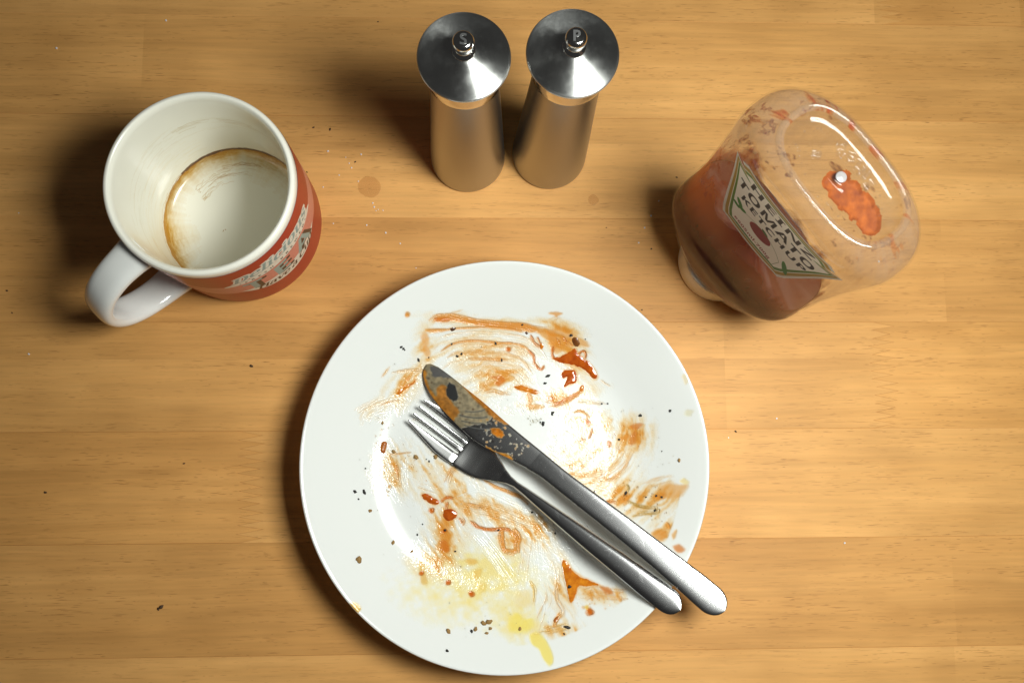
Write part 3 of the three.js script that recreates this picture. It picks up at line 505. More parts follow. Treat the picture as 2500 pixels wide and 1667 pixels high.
{
  const fork = thing('table_fork', 'steel four-tined table fork lying partly under the knife', 'fork', [-0.0381, 0, -0.0235], -37.30 * Math.PI / 180);
  const top = (s) => interp([[0, 13.6], [6, 12.0], [14, 10.6], [24, 9.6], [34, 9.2], [44, 9.4], [54, 11.0], [62, 13.4], [70, 15.8], [80, 18.4], [100, 22.6], [130, 28.8], [172, 37.6], [194, 41.6]], s)[0];
  const L = [[37, -13.4], [42, -12.9], [48, -12.2], [54, -10.8], [60, -8.2], [66, -5.0], [71, -2.6], [76, -1.5], [82, -1.7], [93, -2.6], [113, -3.9], [132, -5.0], [152, -5.7], [172, -6.5], [184, -6.5], [188, -6.0], [190.5, -4.9], [192.5, -3.0], [193.6, -1.2], [194, 0.4]];
  const R = [[37, 12.6], [42, 12.2], [48, 11.4], [54, 9.6], [60, 7.0], [66, 4.4], [71, 3.0], [76, 2.6], [82, 3.1], [93, 3.8], [113, 5.0], [132, 6.0], [152, 7.0], [172, 7.6], [184, 8.0], [188, 7.6], [190.5, 6.5], [192.5, 4.6], [193.6, 2.8], [194, 1.4]];
  const dish = (s) => interp([[0, 0], [20, 0.5], [40, 1.5], [56, 1.4], [70, 0.2], [78, -0.3], [194, -0.4]], s)[0];
  const bar = (s, n0, n1, th) => {                     // thin dished section
    const K = 14, t = [], b = [], mid = -0.4, W = 13;
    for (let k = 0; k <= K; k++) { const n = n0 + (n1 - n0) * k / K, e = Math.abs(2 * k / K - 1), d = dish(s) * Math.pow((n - (s > 60 ? (n0 + n1) / 2 : mid)) / (s > 60 ? Math.max(1, (n1 - n0) / 2) : W), 2), round = th * 0.32 * Math.pow(e, 5); t.push([s * mm, (top(s) + d - round) * mm, -n * mm, s / 60, n / 60]); b.push([s * mm, (top(s) + d - th + round) * mm, -n * mm, s / 60, n / 60]); }
    return [...t, ...b.reverse()];
  };
  const th = (s) => interp([[0, 1.2], [37, 1.9], [60, 2.2], [74, 3.4], [110, 3.4], [172, 2.8], [184, 2.0], [190, 1.4], [194, 0.8]], s)[0];
  const head = [], handle = [];
  for (const s of [37, 39, 42, 45, 48, 51, 54, 57, 60, 63, 66]) head.push(bar(s, interp(L, s)[0], interp(R, s)[0], th(s)));
  const stops = [66, 68.5, 71, 73.5, 76, 79, 82, 87, 93, 103, 113, 122, 132, 142, 152, 162, 172, 179, 184]; for (let k = 1; k <= 12; k++) stops.push(185 + 9 * Math.sin(k / 12 * Math.PI / 2));
  for (const s of stops) { const q = Math.min(s, 182), e = s > 185 ? Math.sqrt(Math.max(0, 1 - Math.pow((s - 185) / 9, 2))) : 1, a = interp(L, q)[0], b = interp(R, q)[0], m = (a + b) / 2, w = Math.max(0.15, (b - a) / 2 * e); handle.push(bar(s, m - w, m + w, th(s))); }
  const bright = new THREE.MeshPhysicalMaterial({ color: new THREE.Color().setRGB(0.64, 0.64, 0.63), metalness: 1, roughness: 0.2 });
  part('head', loft(head, { capStart: true }), bright, fork); part('handle', loft(handle, { capEnd: true }), steel, fork);
  const out = [[-0.4, 0.5], [2, 1.3], [8, 2.6], [15, 4.2], [24, 5.8], [32, 6.0], [37, 5.4]];   // flare of the outer tines
  fork.scale.set(0.99, 1, 1);
  const tine = (e0, e1) => { const r = []; for (const s of [-0.4, 0.2, 1.2, 3, 6, 10, 14, 19, 24, 29, 33, 37]) r.push(bar(s, e0(s), e1(s), interp([[-0.4, 0.6], [1, 1.2], [37, 1.9]], s)[0])); return loft(r, { capStart: true, capEnd: true }); };
  const lin = (a, b) => (s) => a + (b - a) * Math.max(0, s) / 37, flare = (s) => interp(out, s)[0];
  part('tine', tine((s) => -7.9 - flare(s), lin(-7.3, -6.0)), bright, fork);
  part('tine', tine(lin(-3.5, -4.6), lin(-1.9, -0.9)), bright, fork);
  part('tine', tine(lin(2.1, 0.4), lin(3.7, 3.8)), bright, fork);
  part('tine', tine(lin(7.2, 5.0), (s) => 7.8 + flare(s) * 0.9), bright, fork);
}

// ---------------------------------------------------------------- the mug
{
  const mug = thing('tea_mug', 'white mug with red tea print and brown tea stains inside', 'mug', [-0.1500, 0, -0.1425]);
  mug.scale.set(1.006, 1.035, 1.006);
  const white = new THREE.MeshPhysicalMaterial({ color: new THREE.Color().setRGB(0.80, 0.81, 0.78), roughness: 0.12, clearcoat: 0.3, clearcoatRoughness: 0.05 });
  // inside, with its stains
  const W = 2048, H = 1024, [cc, c] = canvas(W, H); c.fillStyle = 'rgb(245,243,230)'; c.fillRect(0, 0, W, H);
  const inner = smoothTable([[0, 9], [15, 9], [30, 9.2], [39, 9.8], [43, 11.4], [45, 14.5], [45.4, 20], [45.6, 40], [46, 65], [46.3, 82], [46.9, 87], [48.3, 89], [50, 88.6], [50.8, 87], [51, 85]], 90);
  const cum = [0]; for (let i = 1; i < inner.length; i++) cum.push(cum[i - 1] + Math.hypot(inner[i][0] - inner[i - 1][0], inner[i][1] - inner[i - 1][1]));
  const total = cum[cum.length - 1];                  // v runs with the length along the wall
  const Y = (d) => H - d / total * H, X = (deg) => ((deg % 360 + 360) % 360) / 360 * W;
  const arc = (d0, d1, a0, a1, col, a, n, w) => { for (let k = 0; k < n; k++) { const b = rr(a0, a1), e = Math.min(a1, b + rr(4, 30)), d = rr(d0, d1); c.strokeStyle = `rgba(${col},${a * rr(0.3, 1)})`; c.lineWidth = rr(0.5, 1) * w; c.beginPath(); for (let t = b; t <= e; t += 1) { const y = Y(d + (N1(t * 0.2, k) - 0.5) * 1.4); t === b ? c.moveTo(X(t), y) : c.lineTo(X(t), y); } c.stroke(); } };
  // angle: 0 south, 90 east, 180 north, 270 west
  for (let x = 0; x < W; x++) {                       // tea dried in the corner: dense amber, thinning raggedly towards the middle
    const dense = 0.82, dark = 0.04 + 0.36 * N2(x / 130, 31), wid = 4.6 + 3.4 * (N1(x / 150, 3) - 0.5) + 1.6 * (N1(x / 50, 3) - 0.5) + 0.8 * (N2(x / 9, 5) - 0.5), cen = 47.6 + 0.8 * (N1(x / 30, 9) - 0.5);
    for (let d = 26; d < cen; d += 0.14) { const al = dense * (0.55 + 0.9 * N1(x / 34, 77)) * Math.exp(-(cen - d) / wid) * (0.5 + fbm(N3, x / 22, d * 1.3)) * (0.72 + 0.56 * N2(4, (d + 1.2 * N1(x / 40, 21)) * 0.9)); if (al < 0.02) continue; c.fillStyle = `rgba(${198 - 84 * dark},${132 - 62 * dark},${18},${Math.min(0.95, al * 1.35)})`; c.fillRect(x, Y(d), 1, 0.14 / total * H + 0.3); }
  }
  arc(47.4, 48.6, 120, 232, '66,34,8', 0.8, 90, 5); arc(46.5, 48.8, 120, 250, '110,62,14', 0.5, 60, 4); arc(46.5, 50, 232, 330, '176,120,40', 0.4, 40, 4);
  arc(30, 36, 165, 235, '150,98,34', 0.32, 30, 4); arc(26, 29, 180, 240, '160,112,48', 0.28, 18, 4); arc(35, 38, 150, 200, '150,98,34', 0.3, 12, 4);
  arc(88, 94, 140, 215, '150,112,56', 0.22, 26, 6); arc(80, 98, 120, 330, '190,168,120', 0.12, 90, 9); arc(52, 80, 200, 340, '214,188,130', 0.10, 120, 10);
  arc(66, 76, 285, 335, '196,150,80', 0.22, 26, 5); arc(10, 12, 295, 302, '150,100,40', 0.6, 6, 6);
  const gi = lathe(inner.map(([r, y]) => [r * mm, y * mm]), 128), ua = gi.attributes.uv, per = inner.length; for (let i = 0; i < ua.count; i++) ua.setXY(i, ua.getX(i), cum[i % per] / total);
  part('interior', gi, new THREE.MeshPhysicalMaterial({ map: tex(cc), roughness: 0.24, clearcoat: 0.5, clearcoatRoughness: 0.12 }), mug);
  // outside
  const outer = [[51, 85], [51, 83.4], [50.9, 60], [50.6, 30], [50.1, 10], [49.4, 4], [48, 1.2], [46, 0.1], [43, 0.1], [42, 1.6], [0, 1.8]];
  part('body', lathe(outer.map(([r, y]) => [r * mm, y * mm]), 128), white, mug);
  // the printed wrap
  const PW = 2048, PH = 560, [pc, p] = canvas(PW, PH), mid = 47 / 360 * PW;
  p.fillStyle = 'rgb(166,36,24)'; p.fillRect(0, 0, PW, PH);
  for (let k = 0; k < 4000; k++) { p.fillStyle = `rgba(${rnd() < 0.5 ? '146,28,18' : '186,54,38'},0.10)`; p.fillRect(rnd() * PW, rnd() * PH, rr(2, 9), rr(2, 9)); }
  p.fillStyle = 'rgb(216,140,124)'; p.fillRect(0, 196, PW, 128);
  p.strokeStyle = 'rgb(190,84,66)'; p.lineWidth = 2.4; for (let k = 0; k < 12; k++) { p.beginPath(); p.moveTo(0, 202 + k * 10.6); p.lineTo(PW, 202 + k * 10.6); p.stroke(); }
  const cream = 'rgb(226,220,204)';
  p.fillStyle = cream; p.beginPath(); p.moveTo(mid - 238, 210); p.quadraticCurveTo(mid - 228, 178, mid - 170, 168); p.quadraticCurveTo(mid, 132, mid + 170, 168); p.quadraticCurveTo(mid + 228, 178, mid + 238, 210); p.quadraticCurveTo(mid, 172, mid - 238, 210); p.fill();
  p.beginPath(); p.moveTo(mid - 200, 312); p.quadraticCurveTo(mid, 290, mid + 200, 312); p.quadraticCurveTo(mid + 120, 384, mid, 388); p.quadraticCurveTo(mid - 120, 384, mid - 200, 312); p.fill();
  const arcText = (s, font, x0, x1, yOf, fill, shear = 0) => { p.font = font; p.textAlign = 'center'; const n = s.length, ws = [...s].map((q) => p.measureText(q).width), sum = ws.reduce((a, b) => a + b, 0), gap = (x1 - x0 - sum) / Math.max(1, n - 1); let x = x0; [...s].forEach((q, i) => { const cx = x + ws[i] / 2, y = yOf(cx); p.save(); p.translate(cx, y); p.transform(1, (yOf(cx + 2) - yOf(cx - 2)) / 4, shear, 1, 0, 0); p.fillStyle = fill; p.fillText(q, 0, 0); p.restore(); x += ws[i] + gap; }); };
  const bow = (y, k) => (x) => y + k * Math.pow((x - mid) / 200, 2);
  for (const [ox, oy] of [[-7, -5], [7, -5], [-7, 6], [8, 6], [0, -8], [0, 9]]) arcText('Delicious', 'bold 94px serif', mid - 200 + ox, mid + 200 + ox, bow(142 + oy, 34), cream, -0.3);
  arcText('Delicious', 'bold 92px serif', mid - 196, mid + 200, bow(142, 34), 'rgb(214,214,200)', -0.3);
  arcText('Delicious', 'bold 90px serif', mid - 200, mid + 196, bow(140, 34), 'rgb(134,158,156)', -0.3);
  arcText('•FRESH BREWED•', 'bold 24px sans-serif', mid - 178, mid + 178, bow(182, 22), 'rgb(70,52,44)');
  for (const [dx, dy, f] of [[18, 6, 'rgb(50,36,34)'], [10, 3, 'rgb(50,36,34)'], [0, 0, 'rgb(140,166,160)']]) arcText('TEA', 'bold 150px sans-serif', mid - 178 + dx, mid + 158 + dx, bow(316 + dy, 14), f);
  arcText('Have a Cup', 'bold 62px serif', mid - 150, mid + 158, bow(366, -22), 'rgb(50,36,32)', -0.35);
  arcText('★ ★ ★ ★ ★ ★ ★ ★ ★ ★ ★ ★', '16px sans-serif', mid - 230, mid + 230, bow(420, -10), 'rgba(214,130,110,0.7)');
  const wrap = [[51.15, 83], [51.05, 60], [50.75, 30], [50.27, 10], [49.6, 4.2], [48.9, 2.2]].map(([r, y]) => [r * mm, y * mm]).reverse();
  const gw = lathe(wrap, 160), wu = gw.attributes.uv, wp = gw.attributes.position; for (let i = 0; i < wu.count; i++) wu.setY(i, (wp.getY(i) - 0.0022) / 0.0808);
  part('printed_wrap', gw, new THREE.MeshPhysicalMaterial({ map: tex(pc), roughness: 0.4, clearcoat: 0.1, clearcoatRoughness: 0.15 }), mug);
  // handle: a flat strap swept along a loop
  const loop = new THREE.CatmullRomCurve3([[46, 77], [56, 77], [68, 75.5], [79, 70], [87, 60], [90, 47], [87, 33], [78, 22], [65, 15.5], [55, 13.5], [46, 13]].map(([r, y]) => new THREE.Vector3(r, y, 0)), false, 'centripetal');
  const dir = new THREE.Vector3(-0.706, 0, 0.708), side = new THREE.Vector3(dir.z, 0, -dir.x), rings = [];
  for (let i = 0; i <= 60; i++) {
    const t = i / 60, c0 = loop.getPointAt(t), tg = loop.getTangentAt(t), nr = new THREE.Vector2(-tg.y, tg.x), ring = [];
    const e = Math.pow(Math.abs(2 * t - 1), 6), hw = 9.6 + 2.4 * e, ht = 4.3 + 1.6 * e;
    for (let k = 0; k < 24; k++) { const a = k / 24 * Math.PI * 2, ca = Math.cos(a), sa = Math.sin(a), w = hw * Math.sign(ca) * Math.pow(Math.abs(ca), 0.75), h = ht * Math.sign(sa) * Math.pow(Math.abs(sa), 0.85), r = c0.x + nr.x * h, y = c0.y + nr.y * h; ring.push([(dir.x * r + side.x * w) * mm, y * mm, (dir.z * r + side.z * w) * mm, 0, 0]); }
    rings.push(ring);
  }
  part('handle', loft(rings), white, mug);
}

// ---------------------------------------------------------------- salt and pepper mills
const font = await new FontLoader().loadAsync('fonts/droid/droid_sans_bold.typeface.json');
{
  const [nc, n] = canvas(512, 512); { const im = n.createImageData(512, 512); for (let y = 0; y < 512; y++) for (let x = 0; x < 512; x++) { const f = fbm(N1, x / 40, y / 40), g = N3(x / 3, y / 60), i = (y * 512 + x) * 4, v = 255 * Math.min(1, 0.66 + 0.55 * (f - 0.5) * (f > 0.5 ? 1 : 0.4) + 0.12 * (N3(x / 2, y / 2) - 0.5)); im.data[i] = im.data[i + 1] = im.data[i + 2] = v; im.data[i + 3] = 255; } n.putImageData(im, 0, 0); }
  const smudge = tex(nc, false); smudge.wrapS = smudge.wrapT = THREE.RepeatWrapping;
  const brushedCap = new THREE.MeshPhysicalMaterial({ color: new THREE.Color().setRGB(0.66, 0.67, 0.65), metalness: 1, roughness: 0.5, roughnessMap: smudge, anisotropy: 0.8, anisotropyRotation: Math.PI / 2 });
  const satin = new THREE.MeshPhysicalMaterial({ color: new THREE.Color().setRGB(0.37, 0.36, 0.335), metalness: 1, roughness: 0.34 });
  const polished = new THREE.MeshPhysicalMaterial({ color: new THREE.Color().setRGB(0.70, 0.70, 0.68), metalness: 1, roughness: 0.12 });
  const mark = new THREE.MeshStandardMaterial({ color: new THREE.Color().setRGB(0.03, 0.03, 0.03), roughness: 0.6 });
  const bodyP = [[0, 0.5], [22, 0.5], [23.4, 0.9], [24, 2], [23.9, 6], [22.1, 40], [19.9, 80], [18.4, 110], [18.1, 122], [18.0, 126], [17.6, 127.2], [16.4, 127.6], [0, 127.6]];
  const collarP = [[0, 127.4], [16.4, 127.4], [16.6, 127.6], [16.6, 128.0], [16.7, 128.2], [19.2, 128.4], [19.6, 129.0], [19.9, 134], [20.4, 141], [20.6, 144.2], [20.5, 144.5], [20.1, 144.6], [0, 144.6]];
  const capP = [[0, 144.4], [20.0, 144.4], [20.4, 144.5], [22.5, 145.2], [23.0, 146.1], [22.9, 146.9], [22.4, 147.4], [21.6, 147.7], [14, 150.4], [9, 152.3], [6, 153.3], [5.4, 153.4], [0, 153.5]];
  const knobP = [[0, 153.2], [5.6, 153.2], [5.8, 153.8], [5.5, 154.6], [4.4, 155.2], [3.9, 156.2], [3.7, 157.2], [3.9, 158.2], [4.8, 159.2], [5.3, 160.6], [5.4, 162], [5.1, 163.5], [4.3, 164.6], [3.2, 165.2], [0, 165.4]];
  const sm = (pts) => lathe(pts.map(([r, y]) => [r * mm, y * mm]), 96);
  const geos = { body: sm(bodyP), collar: sm(collarP), cap: sm(capP), knob: sm(knobP) };
  const text = (s, size) => { const g = new TextGeometry(s, { font, size: size * mm, depth: 0.2 * mm, curveSegments: 4 }); g.center(); g.rotateX(-Math.PI / 2); return g; };
  const mill = (letter, x, z, label, marks) => {
    const m = thing(letter === 'S' ? 'salt_mill' : 'pepper_mill', label, 'mill', [x, 0, z], 0, 'steel salt and pepper mills');
    part('body', geos.body, satin, m); part('collar', geos.collar, polished, m);
    const cap = part('cap', geos.cap, brushedCap, m), knob = part('knob', geos.knob, polished, m);
    const l = part('letter', text(letter, 5.4), mark, knob); l.position.y = 165.46 * mm; l.material = new THREE.MeshStandardMaterial({ color: new THREE.Color().setRGB(0.25, 0.25, 0.25), metalness: 1, roughness: 0.5 });
    for (const [deg, rad, kind, size] of marks) {       // engraved grind-setting marks on the sloping top
      const a = deg / 180 * Math.PI, y = 153.5 - (rad - 5) * 0.372 + 0.06;
      const g = kind === 'o' ? new THREE.TorusGeometry(size * mm, 0.12 * mm, 5, 20).rotateX(Math.PI / 2) : text(kind, size);
      const o = part('engraved_mark', g, mark, cap); o.position.set(Math.cos(a) * rad * mm, y * mm, Math.sin(a) * rad * mm); o.rotation.set(0, 0, 0); o.lookAt(0, 0, 0); o.rotation.set(Math.sin(a) * 0.36, 0, -Math.cos(a) * 0.36);
    }
  };
  mill('S', -0.0071, -0.1888, 'stainless steel salt mill with S on its knob', [[66, 12.2, 'o', 1.1], [92, 12.6, 'S', 2.0], [195, 9, 'o', 0.9]]);
  mill('P', 0.0460, -0.1912, 'stainless steel pepper mill with P on its knob', [[52, 9.6, 'o', 0.9], [84, 10.2, 'S', 2.2], [215, 8.5, 'o', 0.9], [195, 9.8, 'o', 0.9]]);
}

// ---------------------------------------------------------------- the ketchup bottle, standing on its cap
{
  const bottle = thing('ketchup_bottle', 'clear upside-down squeezy ketchup bottle nearly empty, standing on its white cap', 'bottle', [0.1550, 0.0006, -0.1195], -52 * Math.PI / 180); bottle.rotation.z = -0.022;
  const rows = [[19, 23.4, 23.4], [22, 25.4, 24.6], [27, 30.5, 26], [34, 39, 27], [43, 46.5, 27], [51, 50.6, 27.6], [58, 51, 27.0], [66, 50, 25.6], [80, 49.4, 24.2], [100, 48.8, 23.0], [125, 49.2, 22.2], [150, 50.4, 21.8], [164, 51.2, 22.8], [174, 50.6, 24.4], [181, 47.4, 24.8], [187, 41.6, 23.2], [189.8, 37, 20.9], [191.2, 34.6, 19.0], [191.2, 33.4, 18.0], [189.8, 32.2, 16.9], [187.8, 31, 15.8], [186.8, 28, 13.8], [186.6, 18, 9.2], [186.4, 8, 4.1], [186.8, 4.2, 3.6], [187.6, 3.2, 3.0], [187.6, 0.05, 0.05]];
  const prof = smoothTable(rows, 150), E = 2.75;
  const ring = (h, a, b, K = 112) => { const o = []; for (let k = 0; k < K; k++) { const t = k / K * Math.PI * 2, c = Math.cos(t), s = Math.sin(t); o.push([a * Math.sign(c) * Math.pow(Math.abs(c), 2 / E) * mm, h * mm, b * Math.sign(s) * Math.pow(Math.abs(s), 2 / E) * mm, k / K, h / 200]); } return o; };
  const clear = new THREE.MeshPhysicalMaterial({ color: new THREE.Color().setRGB(0.97, 0.965, 0.95), roughness: 0.07, transmission: 0.988, thickness: 0, ior: 1.5, specularIntensity: 0.55 });
  const body = part('body', loft(prof.map(([h, a, b]) => ring(h, a, b))), clear, bottle);
  { const pts = ring(190.7, 34.2, 18.6, 96).map((v) => new THREE.Vector3(v[0], v[1], v[2])); part('base_rim', new THREE.TubeGeometry(new THREE.CatmullRomCurve3(pts, true), 192, 1.25 * mm, 12, true), clear, body); }
  // raised marks moulded in the base
  const raised = (s, size, x, z, turn) => { const g = new TextGeometry(s, { font, size: size * mm, depth: 0.9 * mm, curveSegments: 4, bevelEnabled: true, bevelSize: 0.4 * mm, bevelThickness: 0.5 * mm, bevelSegments: 3 }); g.center(); g.rotateX(-Math.PI / 2); const o = part('moulded_letter', g, clear, body); o.position.set(x * mm, 187.3 * mm, z * mm); o.rotation.y = turn; };
  [['H', -9.4, -8.6], ['E', -4.2, -10.2], ['I', 0.4, -10.6], ['N', 4.8, -10.0], ['Z', 10.0, -8.2]].forEach(([s, x, z], i) => raised(s, 4.6, x, z, (52 + (2 - i) * 14) * Math.PI / 180 - 0.5));
  raised('38', 2.6, -14.5, 1.6, 0.6);
  for (let k = 0; k < 26; k++) { const a = rr(0, 6.28), q = rr(0.9, 1), g = new THREE.SphereGeometry(rr(0.35, 0.6) * mm, 8, 6), o = part('moulded_dot', g, clear, body); o.position.set(Math.cos(a) * 26.5 * q * mm, 187.3 * mm, Math.sin(a) * 13.6 * q * mm); }
  part('gate_mark', lathe([[0, 0], [2.2, 0], [2.6, 0.5], [2.3, 1.0], [0, 1.2]].map(([r, y]) => [r * mm, y * mm]), 32).translate(0, 187.7 * mm, 0), new THREE.MeshPhysicalMaterial({ color: new THREE.Color().setRGB(0.5, 0.48, 0.48), roughness: 0.3, transmission: 0.5 }), body);
  // ketchup left above the cap
  const inset = 1.4, fill = 76, lo = prof.filter(([h], i) => h < fill && i < 90), rk = lo.map(([h, a, b]) => ring(h, a - inset, b - inset));
  const [ea, eb] = [49.5 - inset, 24.0 - inset];
  rk.push(ring(fill - 0.6, ea, eb), ring(fill, ea - 0.8, eb - 0.8), ring(fill + 0.3, ea * 0.6, eb * 0.6), ring(fill, 0.05, 0.05));
  for (let i = 0; i < rk.length; i++) for (const v of rk[i]) { const f = Math.max(0, (v[1] / mm - 50) / 26); v[1] += f * mm * (6 * (fbm(N1, v[0] * 60 + 4, v[2] * 60 + 9) - 0.5) - 4.5 * v[0] / 0.05 * 0.6); }
  part('ketchup', loft(rk, { capStart: true }), new THREE.MeshPhysicalMaterial({ color: new THREE.Color().setRGB(0.10, 0.012, 0.003), roughness: 0.5, specularIntensity: 0.3 }), bottle);
  // film of ketchup clinging to the wall
  const W = 1024, H = 512, [cc, c] = canvas(W, H); c.clearRect(0, 0, W, H);
  const X = (deg) => ((deg % 360 + 360) % 360) / 360 * W, Y = (h) => H - h / 200 * H;
  const im = c.createImageData(W, H);
  for (let y = 0; y < H; y++) for (let x = 0; x < W; x++) {
    const deg = x / W * 360, h = (H - y) / H * 200, i = (y * W + x) * 4;           // 0 = right end, 90 = front, 180 = left end, 270 = back
    const left = Math.max(0, Math.cos((deg - 178) / 180 * Math.PI)), front = Math.max(0, Math.cos((deg - 100) / 180 * Math.PI)), right = Math.max(0, Math.cos(deg / 180 * Math.PI));
    const reach = 80 + 36 * Math.pow(left, 1.3) + 34 * Math.pow(front, 2) + 4 * right + 44 * (fbm(N1, deg / 16, h / 34) - 0.5);
    const str = N2(deg / 2.2 + h * 0.05, h / 30), k = Math.max(0, Math.min(1, (reach - h) / 16)), thin = fbm(N3, deg / 10, h / 16);
    let a = k * (h < 70 ? Math.max(0.35, 1 - (70 - h) / 20) : 1) * (0.94 + 0.3 * (str - 0.5) + 0.5 * (thin - 0.5)); let r = 220 - 92 * front * (1 - left), g = 98 - 68 * front * (1 - left), b = 6; if (h < 92) { const q = Math.min(1, (92 - h) / 34) * (1 - 0.55 * left); r -= 96 * q; g -= 62 * q; b -= 4 * q; }
    const spot = fbm(N1, deg / 9 + 20, h / 10 + 5); if (h > 100 && spot > 0.6) { const q = Math.min(1, (spot - 0.6) * 9) * (0.3 + 0.7 * N2(deg / 2, h / 2)) * (0.35 + 0.65 * Math.max(left, Math.cos((deg - 250) / 180 * Math.PI))); a = Math.max(a, 0.85 * q); r = 170; g = 52; b = 20; }
    const veil = 0.11 + 0.24 * Math.max(0, fbm(N2, deg / 7, h / 26) - 0.35) + 0.05 * Math.max(left, 0); if (h > 84 && a < veil) { a = veil; r = 186; g = 166; b = 152; }
    im.data[i] = r; im.data[i + 1] = g; im.data[i + 2] = b; im.data[i + 3] = 255 * Math.max(0, Math.min(0.95, a));
  }
  c.putImageData(im, 0, 0);
  const fp = prof.filter(([h], i) => h > 40 && i < 108);
  const fg = loft(fp.map(([h, a, b]) => { const r = ring(h, a - 0.9, b - 0.9, 112); r.push([...r[0].slice(0, 3), 1, r[0][4]]); return r; }), { closed: false });
  part('ketchup_film', fg, new THREE.MeshPhysicalMaterial({ map: tex(cc), transparent: true, roughness: 0.95, transmission: 0.45, specularIntensity: 0.1, side: THREE.DoubleSide }), bottle);
  // a smear of ketchup on the inside of the base
  const sm = smooth([[-3, -1], [-3, -5], [0, -6.6], [5, -8], [10.6, -7.6], [17, -7.0], [21, -5.6], [25, -7], [27.4, -4], [25.6, 0.6], [20, 4.4], [14, 5.0], [9, 3.8], [4, 3.3], [0, 4.2]], 5, true).map(([x, z]) => [x + (N1(x * 0.5, z * 0.5) - 0.5) * 3, z + (N2(x * 0.5, z * 0.5) - 0.5) * 3]);
  const sg = blobGeo(sm, 0.5, 0.5, 1.5); sg.rotateX(Math.PI); { const q = sg.attributes.position, cl = []; for (let i = 0; i < q.count; i++) { const f = fbm(N3, q.getX(i) * 380, q.getZ(i) * 380); cl.push(0.45 + 0.9 * f, 0.3 + 1.2 * f, 0.4 + f); } sg.setAttribute('color', new THREE.Float32BufferAttribute(cl, 3)); }
  const smear = part('ketchup_smear', sg, new THREE.MeshPhysicalMaterial({ color: new THREE.Color().setRGB(0.27, 0.06, 0.005), vertexColors: true, roughness: 0.6, specularIntensity: 0.2 }), bottle); smear.position.set(0, 185.7 * mm, 0);
  // label
  const LW = 1024, LH = 800, s = 12.5, [lc, l] = canvas(LW, LH), at = (u, h) => [LW / 2 + u * s, (174 - h) * s];
  const shape = (pts) => { l.beginPath(); pts.forEach((p, i) => (i ? l.lineTo(...at(...p)) : l.moveTo(...at(...p)))); l.closePath(); };
  const key0 = [[-29, 170], [0, 170.6], [29, 170], [33, 165.5], [27.5, 162.5], [38, 163], [34, 150], [29, 132], [24.5, 117], [22, 112.2], [18, 112.8], [0, 112.2], [-18, 112.8], [-22, 112.2], [-24.5, 117], [-29, 132], [-34, 150], [-38, 163], [-27.5, 162.5], [-33, 165.5]];
  const shrink = (k) => key0.map(([u, h]) => [u - Math.sign(u) * k * 1.05 * Math.min(1, Math.abs(u) / 6), 141 + (h - 141) * (1 - k / 27)]);
  l.clearRect(0, 0, LW, LH);
  l.fillStyle = 'rgb(222,217,204)'; shape(key0); l.fill();
  l.fillStyle = 'rgb(176,140,40)'; shape(shrink(1.4)); l.fill(); l.fillStyle = 'rgb(236,230,214)'; shape(shrink(3.2)); l.fill();
  l.fillStyle = 'rgb(98,130,36)'; shape(shrink(3.7)); l.fill(); l.fillStyle = 'rgb(244,238,224)'; shape(shrink(5.2)); l.fill();
  const word = (t, u, h, size, wide, fill, turn = 0) => { const [x, y] = at(u, h); l.save(); l.translate(x, y); l.rotate(turn); l.font = `bold ${size * s}px sans-serif`; l.textAlign = 'center'; l.textBaseline = 'middle'; const w = l.measureText(t).width; l.scale(wide * s / w, 1); l.fillStyle = fill; l.fillText(t, 0, 0); l.restore(); };
  word('HEINZ', 0, 159.4, 9.6, 46, 'rgb(52,42,34)'); word('TOMATO', 0, 149.2, 9.6, 56, 'rgb(52,42,34)'); word('KETCHUP', 2.4, 141.0, 6.6, 48, 'rgb(52,42,34)');
  l.fillStyle = 'rgb(150,44,26)'; l.beginPath(); l.ellipse(...at(-1, 130.8), 7.6 * s, 4.6 * s, 0, 0, 6.3); l.fill(); l.fillStyle = 'rgb(70,110,30)'; l.beginPath(); l.ellipse(...at(0, 135.6), 2.6 * s, 0.9 * s, 0.3, 0, 6.3); l.fill();
  l.fillStyle = 'rgb(74,128,40)'; for (const [u, h, a, b, e] of [[-19, 134, 3.6, 1.4, 0.6], [-16, 132, 3.0, 1.3, -0.3], [-20, 130.4, 2.8, 1.1, 0.1], [20, 126, 6.0, 1.6, 1.0]]) { l.beginPath(); l.ellipse(...at(u, h), a * s, b * s, e, 0, 6.3); l.fill(); }
  l.strokeStyle = 'rgb(110,120,70)'; l.lineWidth = 3; l.beginPath(); l.moveTo(...at(-14, 132)); l.quadraticCurveTo(...at(4, 140), ...at(16, 126)); l.lineTo(...at(15, 118)); l.stroke();
  word('e605ml-700g', -2, 120.6, 3.6, 28, 'rgb(150,50,34)');
  const lt = tex(lc), rowsL = [];
  for (let j = 0; j <= 40; j++) { const h = 178 - j * 64 / 40, [a, b] = interp(prof.slice(0, 100).map((q) => q), h), r = []; for (let i = 0; i <= 48; i++) { const u = -40.96 + i * 81.92 / 48, z = (b + 0.35) * Math.pow(Math.max(0, 1 - Math.pow(Math.min(0.98, Math.abs(u) / (a + 0.3)), E)), 1 / E); r.push([u * mm, h * mm, z * mm, i / 48, 1 - j / 40]); } rowsL.push(r); }
  part('label', loft(rowsL, { closed: false }), new THREE.MeshPhysicalMaterial({ map: lt, alphaTest: 0.5, roughness: 1, transmission: 0.6, side: THREE.DoubleSide }), bottle);
  // cap
  const capMat = new THREE.MeshPhysicalMaterial({ color: new THREE.Color().setRGB(0.80, 0.76, 0.66), roughness: 0.35 });
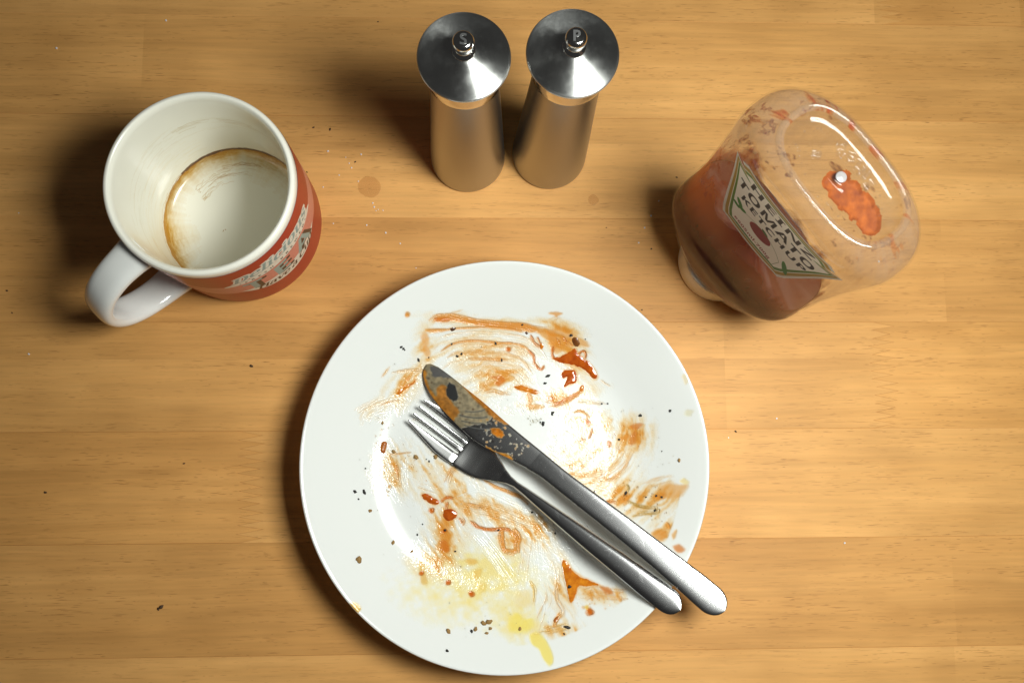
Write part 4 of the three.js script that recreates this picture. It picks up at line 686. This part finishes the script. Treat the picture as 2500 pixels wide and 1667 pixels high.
  const cap = part('cap', toCreasedNormals(lathe([[0, 0.2], [25, 0.2], [26, 0.8], [26.2, 2], [25.8, 19], [25.2, 20.4], [24, 20.8], [20, 20.8], [19, 21.6], [18.4, 26], [0, 26]].map(([r, y]) => [r * mm, y * mm]), 120), 0.7), capMat, bottle);
  const ribs = []; for (let k = 0; k < 120; k++) { const a = k / 120 * Math.PI * 2, g = new THREE.BoxGeometry(0.5 * mm, 3.2 * mm, 0.6 * mm); g.rotateY(-a); g.translate(Math.cos(a) * 25.75 * mm, 18.2 * mm, Math.sin(a) * 25.75 * mm); ribs.push(g); }
  part('grip_ribs', mergeGeometries(ribs), capMat, cap);
}

// ---------------------------------------------------------------- the unseen soft flash that lights the table, on an added stand
{
  const lamp = thing('flash_on_added_stand', 'unseen black flash head with square white diffuser on an added stand', 'lamp');
  const black = new THREE.MeshStandardMaterial({ color: new THREE.Color().setRGB(0.02, 0.02, 0.02), roughness: 0.5 });
  const q = new THREE.Quaternion().setFromUnitVectors(new THREE.Vector3(0, -1, 0), LAMP.aim.clone().sub(LAMP.at).normalize()), back = LAMP.aim.clone().sub(LAMP.at).normalize().negate();
  const shell = part('head', new RoundedBoxGeometry(LAMP.size + 0.012, 0.03, LAMP.size + 0.012, 3, 0.006), black, lamp); shell.quaternion.copy(key.quaternion).multiply(new THREE.Quaternion().setFromAxisAngle(new THREE.Vector3(1, 0, 0), Math.PI / 2)); shell.position.copy(LAMP.at).addScaledVector(back, 0.019);
  const glow = part('diffuser', new THREE.BoxGeometry(LAMP.size, LAMP.size, 0.002), new THREE.MeshStandardMaterial({ color: 0xffffff, emissive: 0xfffbe8, emissiveIntensity: 1.5 }), lamp); glow.quaternion.copy(key.quaternion); glow.position.copy(LAMP.at).addScaledVector(back, 0.0025);
  const foot = new THREE.Vector3(0.55, 0, -0.05), elbow = new THREE.Vector3(0.55, 0.62, -0.05), neck = LAMP.at.clone().addScaledVector(back, 0.03);
  part('base', lathe([[0, 0.001], [0.075, 0.001], [0.08, 0.004], [0.078, 0.014], [0.02, 0.022], [0, 0.022]], 64).translate(foot.x, 0, foot.z), black, lamp);  // invented stand: it only carries the unseen light head
  part('added_pole', new THREE.TubeGeometry(new THREE.LineCurve3(foot.clone().setY(0.015), elbow), 4, 0.007, 12), black, lamp);
  part('added_arm', new THREE.TubeGeometry(new THREE.CatmullRomCurve3([elbow, elbow.clone().lerp(neck, 0.5).add(new THREE.Vector3(0, 0.04, 0)), neck]), 20, 0.006, 12), black, lamp);
}

scene.traverse((o) => { if (o.isMesh) o.castShadow = o.receiveShadow = true; });
renderer.render(scene, camera);
